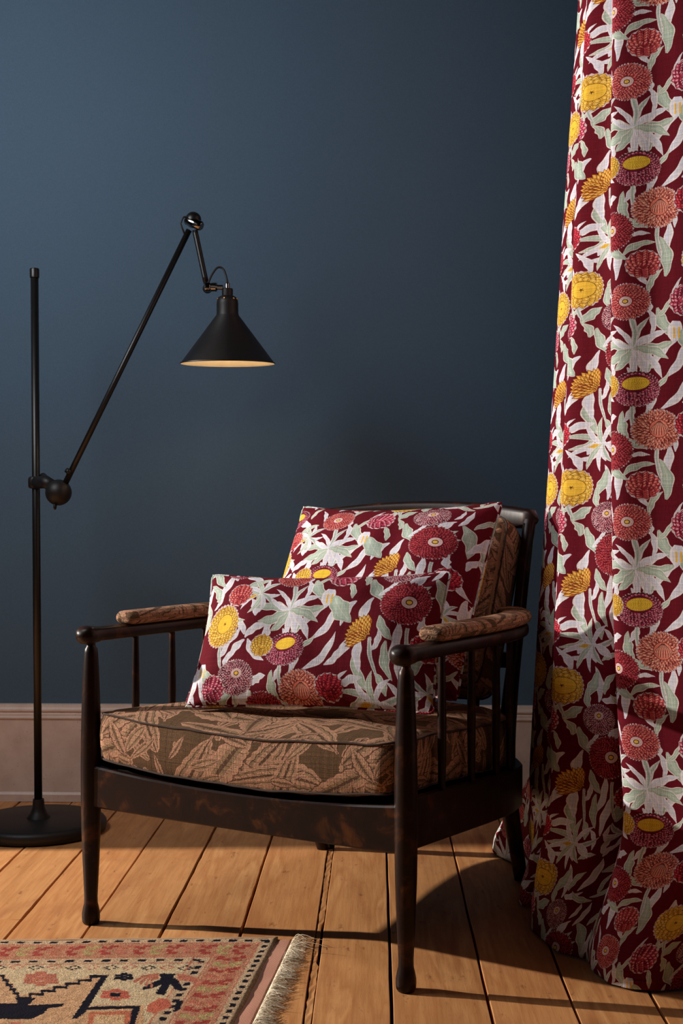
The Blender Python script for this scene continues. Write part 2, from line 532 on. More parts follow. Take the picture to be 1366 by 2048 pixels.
def floral():
    TW, TH = 520, 440
    cv = Canvas(TW, TH, 2.6, (98, 12, 28))
    B = lambda x, y, a, l, w, b=0.3, s='white', **k: blade(cv, (x, y), a, l, w, b, s, **k)
    _p = globals()['blade']
    # wavy leaves and stems, back layer
    for (x, y, a, l, w, b, s) in (
        (250, 200, 60, 92, 9, 0.35, 'white'), (262, 262, 72, 120, 9, -0.3, 'white'), (240, 262, 50, 100, 8, 0.4, 'white'), (300, 240, 65, 80, 9, 0.35, 'white'),
        (282, 250, 48, 52, 7, 0.4, 'white'), (215, 270, 80, 60, 8, 0.3, 'white'), (225, 180, 50, 76, 9, -0.35, 'white'),
        (340, 222, -70, 90, 9, 0.3, 'sage'), (352, 262, 95, 80, 9, -0.2, 'white'), (372, 240, 110, 70, 9, 0.4, 'sage'), (405, 240, 80, 90, 9, 0.2, 'white'),
        (398, 200, -80, 80, 9, 0.3, 'sage'), (440, 200, -95, 95, 10, 0.3, 'white'), (455, 260, 95, 74, 12, 0.3, 'sage'), (470, 170, -60, 86, 9, 0.3, 'white'),
        (110, 190, 130, 50, 8, 0.4, 'white'), (112, 196, 35, 54, 8, -0.4, 'white'), (118, 198, -50, 64, 9, 0.3, 'white'), (112, 200, -130, 52, 8, 0.3, 'white'), (113, 196, 80, 40, 7, 0.3, 'white'),
        (120, 152, 170, 60, 12, 0.4, 'sage'), (128, 152, 110, 44, 9, 0.3, 'white'), (60, 330, 65, 90, 13, 0.3, 'sage'), (130, 300, -80, 76, 14, 0.3, 'sage'), (100, 330, 60, 60, 10, 0.3, 'white'),
        (30, 330, 110, 92, 10, 0.35, 'white'), (20, 400, 70, 80, 10, 0.3, 'sage'), (60, 420, 45, 90, 10, 0.3, 'white'), (95, 430, 80, 90, 9, -0.3, 'white'), (120, 70, 150, 80, 10, 0.3, 'white'),
        (140, 60, 215, 74, 9, 0.4, 'sage'), (60, 60, 100, 80, 10, -0.3, 'white'), (20, 110, 70, 90, 9, 0.3, 'white'), (0, 180, 95, 80, 9, 0.3, 'sage'), (510, 240, -80, 90, 9, 0.3, 'white'),
        (500, 330, 75, 90, 10, 0.35, 'white'), (470, 380, 40, 84, 11, 0.3, 'sage'), (440, 420, 70, 80, 9, 0.3, 'white'), (400, 440, 95, 80, 9, 0.3, 'white'), (365, 430, 60, 70, 12, 0.3, 'sage'),
        (350, 60, -60, 72, 12, 0.3, 'sage'), (360, 110, -100, 80, 9, 0.3, 'white'), (330, 120, -120, 60, 8, 0.3, 'white'), (470, 60, -70, 90, 13, -0.3, 'sage'), (490, 130, 60, 70, 9, 0.3, 'white'),
        (240, 400, 75, 80, 9, 0.3, 'white'), (250, 440, 95, 84, 12, 0.3, 'sage'), (270, 360, 130, 60, 8, 0.4, 'white'), (165, 440, 95, 90, 10, 0.25, 'white'), (185, 400, 160, 56, 9, 0.3, 'sage'),
        (290, 430, 30, 60, 8, 0.3, 'white'), (300, 360, -60, 70, 9, 0.4, 'white'), (380, 150, -60, 60, 9, 0.3, 'sage'), (235, 60, -60, 76, 12, 0.3, 'sage'), (150, 250, 95, 60, 9, 0.3, 'white'),
        (345, 340, 80, 44, 8, 0.3, 'white'), (215, 340, 75, 70, 9, 0.25, 'white'), (0, 20, -60, 70, 9, 0.3, 'sage'), (505, 420, -30, 70, 9, 0.4, 'white')):
        if PR.random() < 0.9: B(x, y, a, l*0.97, w*0.88, b*1.25, s)
    # more ribbons of leaf wherever bare ground is left
    g0 = random.Random(21)
    bgc = np.array((98, 12, 28))/255.0
    def bare(x, y): return abs(float(cv.a[int(y*cv.ppm) % cv.h, int(x*cv.ppm) % cv.w, 0])-bgc[0]) < 0.01
    tries = 0; made = 0
    while made < 80 and tries < 3000:
        tries += 1
        x, y = g0.uniform(0, TW), g0.uniform(0, TH)
        if not all(bare(x+dx, y+dy) for dx, dy in ((0, 0), (5, 0), (-5, 0), (0, 5), (0, -5))): continue
        a = g0.gauss(68, 38); l = g0.uniform(34, 60)
        w = g0.uniform(3.5, 5.5) if g0.random() < 0.7 else g0.uniform(6, 8)
        st_ = 'white' if g0.random() < 0.55 else 'sage'
        r_ = math.radians(a)
        B(x-math.cos(r_)*l*0.45, y+math.sin(r_)*l*0.45, a, l, w, g0.choice((-0.55, -0.35, 0.35, 0.55)), st_, wav=0.22)
        made += 1
    # starburst below the coral flower
    for a, l, w, s in ((175, 74, 9, 'sage'), (205, 66, 10, 'sage'), (235, 56, 8, 'sage'), (265, 74, 6, 'white'), (290, 66, 7, 'white'), (310, 80, 7, 'white'), (5, 72, 9, 'sage'), (30, 66, 7, 'white'), (-20, 66, 8, 'sage'), (70, 66, 4, 'sagew'), (95, 80, 4, 'sagew'), (125, 62, 4, 'white'), (150, 54, 5, 'white')):
        B(196, 138, a, l, w, PR.choice((-0.3, 0.35)), s, wav=0.22)
    lily(cv, 382, 318, 1.0); lily(cv, 128, 100, 0.75, 20); lily(cv, 480, 290, 0.7, 120)
    trumpet(cv, 272, 108)
    trumpet(cv, 20, 260, 0.8)
    # stems
    for (x, y, a, l) in ((196, 250, -85, 70), (435, 170, -80, 90), (366, 196, -75, 80), (235, 330, -85, 80), (100, 300, -95, 60), (322, 440, -80, 40), (57, 205, -80, 60)):
        B(x, y, a, l, 3.0, 0.25, 'sagew', base=0.8)
    # blossoms
    flower(cv, 155, 342, 42, DKRED, 9, 0.22, 1.25, 0.95, 0, (-0.05, -0.05), 'white', 0.30)
    flower(cv, 424, 118, 49, DKRED, 10, 0.20, 1.35, 0.95, 0, (0.12, -0.02), 'white', 0.30)
    flower(cv, 400, 38, 39, PALE, 9, 0.20, 1.25, 0.86, -0.15, (0.0, -0.22), 'white', 0.25, line=(60, 20, 32))
    flower(cv, 100, 275, 39, PALE, 9, 0.20, 1.25, 0.9, -0.2, (0.08, -0.2), 'white', 0.25, line=(60, 20, 32))
    flower(cv, 186, 45, 37, CORAL, 8, 0.27, 1.25, 1.0, 0, (-0.05, -0.02), 'white', 0.30)
    flower(cv, 200, 220, 40, PLUM, 8, 0.20, 1.15, 0.88, -0.1, (0.0, -0.28), 'yellow', 0.5)
    bud(cv, 150, 212, 23, YEL, 90, (90, 60, 20))
    flower(cv, 236, 302, 44, SALM, 6, 0.34, 1.25, 0.92, 0, (0.05, -0.05), 'knob', 0.34, wf=0.5)
    bud(cv, 294, 293, 27, RED, 60)
    bud(cv, 212, 412, 28, CORAL, 80)
    flower(cv, 322, 412, 40, YEL, 5, 0.34, 0.75, 1.05, 0, (0.1, 0), 'disc', 0.45, line=(70, 46, 20))
    bud(cv, 290, 50, 31, PINK, 20)
    thistle(cv, 366, 196, 34, 212)
    flower(cv, 52, 168, 41, YEL, 6, 0.30, 0.85, 1.15, 0.1, (0.1, -0.1), 'disc', 0.4, line=(70, 46, 20))
    bud(cv, 80, 100, 27, CORAL, 90)
    bud(cv, 50, 296, 26, PINK, 30)
    flower(cv, 8, 366, 38, SALM, 6, 0.34, 1.2, 0.92, 0, (0.05, -0.05), 'knob', 0.34, wf=0.5)
    flower(cv, 60, 24, 33, PLUM, 7, 0.22, 1.15, 0.88, 0.2, (0.0, -0.25), 'yellow', 0.5)
    bud(cv, 470, 205, 28, RED, 90)
    # a few leaf tips lapping over the heads
    # flecks of undyed yarn
    g = np.random.default_rng(3)
    for _ in range(900):
        x, y = int(g.integers(0, cv.w-3)), int(g.integers(0, cv.h-2))
        cv.a[y:y+1, x:x+2] = cv.a[y:y+1, x:x+2]*0.5 + 0.36
    # yarn irregularity
    nx = 1 + 0.05*g.standard_normal((1, cv.w, 1)); ny = 1 + 0.05*g.standard_normal((cv.h, 1, 1))
    nn = 1 + 0.05*g.standard_normal((cv.h, cv.w, 1))
    cv.a = (cv.a*nx*ny*nn).astype(np.float32)
    return cv.image('floral_print')

_blade = blade
def blade(cv, p0, ang, ln, wd, bend=0.3, style='white', *a, **k):
    if style == 'yel':
        aa = math.radians(ang); d = np.array((math.cos(aa), -math.sin(aa))); n = np.array((-d[1], d[0])); p = np.array(p0, dtype=float)
        cv.poly([p, p+d*ln*0.5+n*wd, p+d*ln, p+d*ln*0.5-n*wd], (206, 190, 150)); cv.poly([p+d*ln*0.2, p+d*ln*0.5+n*wd*0.7, p+d*ln*0.9, p+d*ln*0.5-n*wd*0.6], (214, 164, 50))
        return
    return _blade(cv, p0, ang, ln, wd, bend, style, *a, **k)

IMG_FLORAL = floral()

def floral_mat(name, sheen=0.1):
    m = NT(name)
    tc = m.n('ShaderNodeTexCoord')
    im = m.n('ShaderNodeTexImage', image=IMG_FLORAL, extension='REPEAT', interpolation='Linear')
    mp = m.n('ShaderNodeMapping'); mp.inputs['Scale'].default_value = (1/0.455, 1/0.385, 1)
    m.l(tc.outputs['UV'], mp.inputs[0]); m.l(mp.outputs[0], im.inputs[0])
    a = m.noise(m.coords('UV', scale=(1, 0.08, 1)), 900, 2, 0.6); b = m.noise(m.coords('UV', scale=(0.08, 1, 1)), 900, 2, 0.6)
    w = m.math('ADD', a.outputs[0], b.outputs[0])
    c = m.mix(m.ramp(m.math('MULTIPLY', w, 0.5), [(0.38, (0.35, 0.35, 0.35)), (0.5, (0, 0, 0))]), im.outputs[0], m.mix(1.0, im.outputs[0], (0.72, 0.70, 0.70), 'MULTIPLY'))
    m.set(base=c, rough=0.88, spec=0.12)
    m.bump(w, 0.5, 0.0007)
    return m.m
MAT_FLORAL = floral_mat('floral_linen')

# --- brocade upholstery: raised acanthus scrolls on an olive-brown ground
def brocade_image():
    cv = Canvas(460, 460, 2.2, (104, 80, 58))
    g = random.Random(9)
    PINK_, TAN_, DK, OLV = (206, 152, 126), (188, 148, 118), (100, 74, 58), (154, 126, 96)
    def lobe(x, y, ang, ln, wd, bend, kind):
        a = math.radians(ang); d = np.array((math.cos(a), -math.sin(a))); nr = np.array((-d[1], d[0]))
        p0 = np.array((x, y), float); S = bez(p0, p0+d*ln*0.55+nr*ln*bend, p0+d*ln*0.8+nr*ln*bend*1.7, 40)
        T = np.gradient(S, axis=0); T /= np.linalg.norm(T, axis=1)[:, None]; N = np.stack([-T[:, 1], T[:, 0]], 1)
        t = np.linspace(0, 1, 40); ph = g.random()*6; fq = g.uniform(22, 32)
        prof = np.sin(np.clip(t*1.08, 0, 1)**0.75*math.pi)**0.7
        lob = 1+0.20*np.abs(np.sin(t*fq+ph))
        def out(kk, e=0.0):
            L = S+N*(prof*wd*kk*lob+e)[:, None]; R = S-N*(prof*wd*kk*(1+0.16*np.abs(np.sin(t*fq*0.8+ph)))+e)[:, None]
            return np.concatenate([L, R[::-1]])
        seq = {'a': ((1, 2.2, PINK_), (1, 0, TAN_), (0.74, 0, DK), (0.66, 0, OLV), (0.40, 1.0, PINK_), (0.34, 0, TAN_), (0.1, 0.4, DK)),
               'b': ((1, 2.0, DK), (1, 0.3, PINK_), (0.82, 0, TAN_), (0.46, 0.8, PINK_), (0.42, 0, OLV), (0.12, 0.3, DK)),
               'c': ((1, 1.6, PINK_), (0.9, 0, OLV), (0.5, 0.5, DK), (0.42, 0, TAN_))}[kind]
        for kk, e, c in seq: cv.poly(out(kk, e), c)
        if kind != 'c':       # cross veins
            for i in range(5, 36, 3):
                for sg in (1, -1):
                    q0 = S[i]; q1 = S[i]+N[i]*sg*prof[i]*wd*0.7 + T[i]*6
                    nn = T[i]*0.5
                    cv.poly([q0-nn, q1-nn, q1+nn, q0+nn], DK if sg > 0 else PINK_)
    for k in range(49):
        x, y = (k % 7)*66+g.uniform(-14, 14)+(33 if (k//7) % 2 else 0), (k//7)*66+g.uniform(-14, 14)
        a0 = g.uniform(0, 360)
        lobe(x, y, a0, g.uniform(80, 140), g.uniform(15, 26), g.choice((-0.75, -0.5, 0.5, 0.75)), g.choice('aab'))
    for k in range(46):
        x, y = g.uniform(0, 460), g.uniform(0, 460)
        lobe(x, y, g.uniform(0, 360), g.uniform(35, 70), g.uniform(5, 10), g.choice((-0.5, 0.5, 0.3)), g.choice('bc'))
    for k in range(30):
        x, y, r = g.uniform(0, 460), g.uniform(0, 460), g.uniform(3, 6)
        cv.poly([(x+r*1.25*math.cos(t), y+r*1.25*math.sin(t)) for t in np.linspace(0, 6.1, 14)], PINK_)
        cv.poly([(x+r*0.7*math.cos(t), y+r*0.7*math.sin(t)) for t in np.linspace(0, 6.1, 12)], OLV)
    r = np.random.default_rng(8); H, W_ = cv.a.shape[:2]
    yy, xx = np.mgrid[0:H, 0:W_]
    jx = np.kron(r.integers(-1, 2, (H//2+1, W_//3+1)), np.ones((2, 3), int))[:H, :W_]; jy = np.kron(r.integers(-1, 2, (H//2+1, W_//3+1)), np.ones((2, 3), int))[:H, :W_]
    cv.a = cv.a[(yy+jy) % H, (xx+jx) % W_]
    n = 1 + 0.10*r.standard_normal((H, 1, 1)) + 0.08*r.standard_normal((1, W_, 1)) + 0.12*r.standard_normal((H, W_, 1))
    # slub yarns of pink and pale grey that float on the face
    cv.a = cv.a*n
    for _ in range(5200):
        x, y = int(r.integers(0, W_-9)), int(r.integers(0, H-2)); L = int(r.integers(2, 9))
        c = ((196, 140, 116), (150, 136, 124), (196, 150, 92), (60, 42, 34))[int(r.integers(0, 4))]
        if r.random() < 0.5: cv.a[y, x:x+L] = cv.a[y, x:x+L]*0.45 + np.array(c)/255*0.55
        else: cv.a[y:y+L, x] = cv.a[y:y+L, x]*0.45 + np.array(c)/255*0.55
    cv.a = cv.a.astype(np.float32)
    return cv.image('brocade_weave')
m = NT('brown_brocade')
tc = m.n('ShaderNodeTexCoord'); im = m.n('ShaderNodeTexImage', image=brocade_image(), extension='REPEAT')
mp = m.n('ShaderNodeMapping'); mp.inputs['Scale'].default_value = (1/0.56, 1/0.44, 1)
m.l(tc.outputs['UV'], mp.inputs[0]); m.l(mp.outputs[0], im.inputs[0])
wx = m.n('ShaderNodeTexWave', wave_type='BANDS', bands_direction='X'); wy = m.n('ShaderNodeTexWave', wave_type='BANDS', bands_direction='Y')
for w_ in (wx, wy):
    w_.inputs['Scale'].default_value = 190; w_.inputs['Distortion'].default_value = 1.5; w_.inputs['Detail'].default_value = 2; w_.inputs['Detail Scale'].default_value = 2
    m.l(tc.outputs['UV'], w_.inputs[0])
weave = m.math('MULTIPLY', wx.outputs['Fac'], wy.outputs['Fac'])
c = m.mix(m.ramp(weave, [(0.0, (0.5, 0.5, 0.5)), (0.35, (0, 0, 0))]), im.outputs[0], m.mix(1.0, im.outputs[0], (0.50, 0.42, 0.38), 'MULTIPLY'))
m.set(base=c, rough=0.92, spec=0.12)
bw = m.n('ShaderNodeRGBToBW'); m.l(im.outputs[0], bw.inputs[0])
m.bump(m.math('ADD', m.math('MULTIPLY', bw.outputs[0], 3.5), m.math('MULTIPLY', weave, 0.5)), 0.6, 0.0016)
MAT_BROC = m.m
MAT_BROC_PIPE = flat('brown_piping', lin(58, 42, 34), 0.9)

# ------------------------------------------------------------------ room shell
WY = 3.73     # face of the back wall
def wallbox(name, lo, hi, mat):
    lo, hi = Vector(lo), Vector(hi)
    v, f = rbox(*(hi-lo), c=(lo+hi)/2, bev=0)
    return tag(mobj(name, v, f, mat, smooth=False), kind='structure')
wallbox('wall_back', (-2.3, WY, 0), (1.9, WY+0.12, 2.9), MAT_WALL)
# unseen flag wall, added to keep the key off back wall and far floor
LX = -2.1; JY = 3.105
def flag_wall():
    b = MB()
    for lo, hi in (((LX-0.15, JY, 0), (LX, WY, 2.9)), ((LX-0.15, -0.6, 0), (LX, 1.1, 2.9)), ((LX-0.15, 1.1, 2.5), (LX, JY, 2.9)), ((LX-0.15, 1.1, 0), (LX, JY, 0.08))):
        lo, hi = Vector(lo), Vector(hi)
        v, f = rbox(*(hi-lo), c=(lo+hi)/2, bev=0); b.add(v, f)
    return tag(b.build('flag_wall_left', MAT_FLAG, smooth=False), kind='structure')
flag_wall()

# skirting board profile extruded along the wall
prof = [(0, 0.0), (-0.030, 0.0), (-0.030, 0.020), (-0.0255, 0.026), (-0.0225, 0.0265), (-0.0215, 0.233), (-0.0245, 0.236), (-0.0255, 0.2395),
        (-0.0215, 0.244), (-0.0205, 0.250), (-0.0185, 0.2525), (-0.0185, 0.2555), (-0.0215, 0.2575), (-0.0215, 0.2615), (-0.0180, 0.2635), (-0.0150, 0.268), (-0.0130, 0.2755), (0, 0.2775)]
vs, fs = [], []
for x in (-2.1, 1.9):
    for y, z in prof: vs.append((x, WY+y, z))
n = len(prof)
for k in range(n-1): fs.append((k, k+1, n+k+1, n+k))
fs.append(tuple(range(n-1, -1, -1))); fs.append(tuple(range(n, 2*n)))
sk = tag(mobj('baseboard_back', vs, fs, MAT_SKIRT, smooth=False), kind='structure')
sk.data.flip_normals()

# floor: dark void below, boards as separate pieces
fl = tag(mobj('floor', *rbox(5.2, 4.6, 0.03, c=(-0.1, 1.7, -0.036), bev=0), MAT_SUB, smooth=False), kind='structure')
joints = [-1.92, -1.77, -1.62, -1.47, -1.32, -1.17, -1.02, -0.870, -0.722, -0.573, -0.423, -0.266, -0.106, 0.026, 0.190, 0.332, 0.473, 0.625, 0.775, 0.93, 1.08, 1.23, 1.38]
def plank(x0, x1, y0, y1, gap):
    n = 26
    ys = [y0 + (y1-y0)*k/n for k in range(n+1)]
    vs, fs = [], []
    zt = rnd.uniform(-0.0012, 0.0)
    bow = rnd.uniform(-0.001, 0.0015)
    for k, y in enumerate(ys):
        wl = gap/2 + rnd.uniform(-0.0006, 0.0011); wr = gap/2 + rnd.uniform(-0.0006, 0.0011)
        a, b = x0+wl, x1-wr
        for px, pz in ((a, -0.020), (a, zt-0.0010), (a+0.0011, zt), ((a+b)/2, zt+bow), (b-0.0011, zt), (b, zt-0.0010), (b, -0.020)):
            vs.append((px, y, pz))
    for k in range(n):
        for j in range(6): fs.append((k*7+j, (k+1)*7+j, (k+1)*7+j+1, k*7+j+1))
    fs.append(tuple(range(7))); fs.append(tuple(n*7+j for j in range(6, -1, -1)))
    o = mobj('floorboard', vs, fs, MAT_FLOOR, fl, smooth=False)
    return o
ends = {-0.870: 2.63, -0.423: 2.60, 0.190: 1.2, -1.17: 2.2, 0.625: 2.9}
for a, b in zip(joints[:-1], joints[1:]):
    g = rnd.uniform(0.0035, 0.0060)
    if a == 0.190 or b == 0.190: g = 0.0045
    b2 = b
    if b == -0.106: b2 = -0.117      # room for the filler strip
    if a in ends:
        plank(a, b2, 0.4, ends[a]-0.001, g); plank(a, b2, ends[a]+0.001, WY-0.004, g)
    else:
        plank(a, b2, 0.4, WY-0.004, g)
# splintered filler strip let into the widest joint
vs, fs = [], []
n = 60
for k in range(n+1):
    y = 1.9 + (3.2-1.9)*k/n
    l = -0.1165 + rnd.uniform(-0.0012, 0.0012); r = -0.1058 + rnd.uniform(-0.0011, 0.0010) - (0.004 if 22 < k < 34 else 0)
    z = -0.0012 + rnd.uniform(-0.0008, 0.0005)
    vs += [(l, y, -0.012), (l, y, z), ((l+r)/2, y, z+rnd.uniform(-0.001, 0.0006)), (r, y, z), (r, y, -0.012)]
for k in range(n):
    for j in range(4): fs.append((k*5+j, (k+1)*5+j, (k+1)*5+j+1, k*5+j+1))
mobj('filler_strip', vs, fs, MAT_FLOOR, fl, smooth=False)

# ------------------------------------------------------------------ armchair
CH_O = W(-0.197, 2.44)
CH_R = math.atan2(-0.514, 0.858) + YAW
chair = empty('armchair', CH_O, CH_R)
tag(chair, 'low dark wooden spindle-sided armchair with brown brocade seat and back cushions', 'armchair')
HW = 0.36
legprof = [(0, 0), (0.0145, 0.0), (0.0172, 0.004), (0.0182, 0.012), (0.0180, 0.022), (0.0158, 0.033), (0.0136, 0.042), (0.0134, 0.055), (0.0148, 0.085), (0.0170, 0.13), (0.0192, 0.19), (0.0203, 0.25),
           (0.0207, 0.31), (0.0203, 0.37), (0.0190, 0.43), (0.0170, 0.49), (0.0150, 0.53), (0.0138, 0.547), (0.0128, 0.554), (0.0095, 0.559), (0.0085, 0.563), (0.0095, 0.567), (0.0095, 0.575), (0, 0.575)]
for s in (-1, 1):
    v, f = lathe(legprof, 28, (s*HW, 0, 0)); mobj('front_leg', v, f, MAT_WOOD, chair, sharp=50)

def side_plan(s, extra=0.0):
    P = [(HW, -0.0), (HW, 0.12), (HW+0.001, 0.25), (HW, 0.38), (HW-0.008, 0.47), (HW-0.030, 0.555), (HW-0.075, 0.635)]
    return [Vector((s*(p[0]+extra), p[1], 0)) for p in P]

# front rail, dipped top edge
vs = []; N = 24; fs = []
for k in range(N+1):
    u = -HW + 2*HW*k/N
    q = 1-(u/HW)**2
    top = 0.322 - 0.018*q; bot = 0.237 - 0.002*q
    for y, z in ((-0.011, bot+0.003), (-0.011, top-0.004), (-0.008, top-0.0005), (0.008, top-0.0005), (0.011, top-0.004), (0.011, bot+0.003), (0.008, bot), (-0.008, bot)):
        vs.append((u, y, z))
for k in range(N):
    for j in range(8):
        j2 = (j+1) % 8; fs.append((k*8+j, k*8+j2, (k+1)*8+j2, (k+1)*8+j))
mobj('front_rail', vs, fs, MAT_WOOD, chair, smooth=False).data.flip_normals()

def railz(v):   # top and bottom of the side rails, sloping down to the rear
    return 0.332 - 0.062*v, 0.243 - 0.055*v
for s in (-1, 1):
    path = catmull(side_plan(s), 6)
    path[0] = Vector((s*HW, 0.012, 0))
    pp = [Vector((p.x, p.y, sum(railz(p.y))/2)) for p in path]
    def sec(i, t, pp=pp):
        a, b = railz(pp[i].y); h = (a-b)/2
        return [(-0.011, -h+0.003), (-0.008, -h), (0.008, -h), (0.011, -h+0.003), (0.011, h-0.003), (0.008, h), (-0.008, h), (-0.011, h-0.003)]
    mobj('side_rail', *sweep(pp, sec), MAT_WOOD, chair, smooth=False)
    # armrest: slim bar with a rounded knob end in front
    ap = [Vector((s*HW, -0.034, 0))] + side_plan(s)
    ap[1] = Vector((s*HW, -0.01, 0))
    ap = catmull(ap, 8)
    ap = [Vector((p.x, p.y, 0.5825)) for p in ap]
    Lt = sum((b-a).length for a, b in zip(ap[:-1], ap[1:]))
    # add dense points for the knob
    dense = [ap[0] + (ap[1]-ap[0]).normalized()*d for d in (0, 0.0015, 0.005, 0.010, 0.016, 0.022, 0.030, 0.038, 0.050)]
    ap = dense + [p for p in ap if (p-ap[0]).length > 0.06 and p.y > 0]
    cum = [0]
    for a, b in zip(ap[:-1], ap[1:]): cum.append(cum[-1]+(b-a).length)
    def sec(i, t, cum=cum):
        d = cum[i]
        k = min(1, math.sqrt(max(0, 1-(1-min(d/0.022, 1))**2))) if d < 0.022 else 1
        k = max(k, 0.12)
        body = min(1, max(0, (d-0.022)/0.03))
        w = (0.0235*(1-body) + 0.0185*body); h = (0.0190*(1-body)+0.0145*body)
        if d > 0.10: w += 0.006*min(1, (d-0.10)/0.2)
        return supel(w*k, h*k, 0.8 if d < 0.03 else 0.62, 24)
    mobj('armrest', *sweep(ap, sec), MAT_WOOD, chair, sharp=60)
    # upholstered arm pad
    pad = [p for p in catmull(side_plan(s), 10) if p.y > 0.10]
    st = Vector((s*(HW), 0.095, 0)); pad = [st] + pad
    dd = (pad[2]-pad[0]).normalized()
    pad = [st + dd*x for x in (0, 0.002, 0.006, 0.012, 0.02)] + [p for p in pad if p.y > 0.122]
    ex = (pad[-1]-pad[-2]).normalized(); e0 = pad[-1]
    pad += [e0 + ex*x for x in (0.004, 0.008, 0.011, 0.0125)]
    pad = [Vector((p.x - s*0.003, p.y, 0.6095)) for p in pad]
    pc = [0]
    for a, b in zip(pad[:-1], pad[1:]): pc.append(pc[-1]+(b-a).length)
    def sec(i, t, pc=pc):
        d = min(pc[i], pc[-1]-pc[i]); k = max(0.10, math.sqrt(max(0, 1-(1-min(d/0.016, 1))**2)))
        w = (0.027 + 0.006*min(1, pc[i]/0.25))*(0.45+0.55*k); h = 0.0150*k
        return supel(w, h, 0.75, 26)
    v, f = sweep(pad, sec)
    uv = []
    for i in range(len(pad)):
        for k in range(26): uv.append((pc[i]+1.3*s+0.2, 0.09*k/26+0.7))
    mobj('arm_pad', v, f, MAT_BROC, chair, uv=uv, sharp=70)
    # spindles
    P = catmull(side_plan(s), 20)
    for vv in (0.138, 0.262, 0.382, 0.462):
        q = min(P, key=lambda p: abs(p.y-vv))
        zb = railz(vv)[0]-0.006
        zt_ = 0.574
        prf = [(0, zb), (0.0068, zb), (0.0072, zb+0.03), (0.0085, (zb+zt_)/2), (0.0070, zt_-0.03), (0.0064, zt_), (0, zt_)]
        mobj('spindle', *lathe(prf, 14, (q.x, q.y, 0)), MAT_WOOD, chair, sharp=50)
    # rear leg running up into the back post
    lp = [(s*0.262, 0.735, 0), (s*0.266, 0.695, 0.09), (s*0.270, 0.648, 0.20), (s*0.272, 0.628, 0.30), (s*0.276, 0.640, 0.42), (s*0.281, 0.668, 0.56), (s*0.281, 0.705, 0.70), (s*0.280, 0.742, 0.81)]
    lp = catmull(lp, 6)
    def sec(i, t): 
        k = 0.75+0.45*math.sin(math.pi*min(1, t*1.25)) if t < 0.8 else 0.75+0.45*math.sin(math.pi*1.0*min(1, 0.8*1.25))
        k = 0.0135 + 0.0065*math.exp(-((t-0.33)/0.22)**2)
        return supel(k, k*1.05, 0.8, 18)
    mobj('rear_leg', *sweep(lp, sec, up=(0, 1, 0)), MAT_WOOD, chair, sharp=60)

# webbing deck under the seat cushion
vs, fs = [], []
for j in range(9):
    for i in range(13):
        u = -0.348+0.696*i/12; vv = 0.005+0.60*j/8
        sag = 0.018*(1-(u/0.348)**2)*max(0, 1-vv/0.5)
        uu = u*(1-0.22*max(0, (vv-0.42)/0.2)**1.5 if vv > 0.42 else 1)
        vs.append((uu, vv, 0.322-0.062*vv-sag))
k = len(vs)
vs += [(a_, b_, c_-0.012) for a_, b_, c_ in vs]
for j in range(8):
    for i in range(12):
        q = j*13+i; fs.append((q, q+1, q+14, q+13)); fs.append((k+q, k+q+13, k+q+14, k+q+1))
for i in range(12): fs.append((i, k+i, k+i+1, i+1))
mobj('seat_deck', vs, fs, flat('black_webbing', (0.01, 0.008, 0.007), 0.95, spec=0.05), chair)

# rear seat rail, back cross bar, curved top rail
for (z, vv, h, nm) in ((0.245, 0.634, 0.07, 0), (0.50, 0.662, 0.035, 0)):
    mobj('back_rail' if z > 0.3 else 'rear_rail', *rbox(0.53, 0.018, h, c=(0, vv+0.022, z), bev=0.003), MAT_WOOD, chair, smooth=False)
for k in range(5):
    u = -0.18+0.09*k
    pth = catmull([(u, 0.655, 0.265), (u, 0.684, 0.45), (u, 0.735, 0.62), (u, 0.780, 0.795)], 5)
    mobj('back_spindle', *tube(pth, 0.007, 10), MAT_WOOD, chair)
tp = []
NT_ = 36
for k in range(NT_+1):
    u = -0.300 + 0.600*k/NT_; q = u/0.300
    tp.append(Vector((u, 0.742 + 0.052*(1-q*q), 0.812 + 0.014*(1-q*q))))
def sec(i, t):
    q = abs(2*t-1)
    h = 0.0205 + 0.0095*(1-q**2.2); w = 0.0150
    e = max(0.15, math.sqrt(max(0, 1-max(0, (q-0.95)/0.05)**2)))
    return supel(w*e, h*e, 0.55, 22)
mobj('top_rail', *sweep(tp, sec), MAT_WOOD, chair, sharp=60)

# cushions of the chair
def rrect(a, b, r, n=24):
    pts = []
    for cx, cy, a0 in ((a-r, b-r, 0), (-(a-r), b-r, 90), (-(a-r), -(b-r), 180), (a-r, -(b-r), 270)):
        for k in range(n+1):
            t = math.radians(a0+90*k/n); pts.append((cx+r*math.cos(t), cy+r*math.sin(t)))
    # subdivide the straight runs evenly
    out = []
    m_ = len(pts)
    for i in range(m_):
        p, q = Vector(pts[i]), Vector(pts[(i+1) % m_]); d = (q-p).length; k = max(1, int(d/0.014))
        for j in range(k): out.append(p + (q-p)*j/k)
    return out

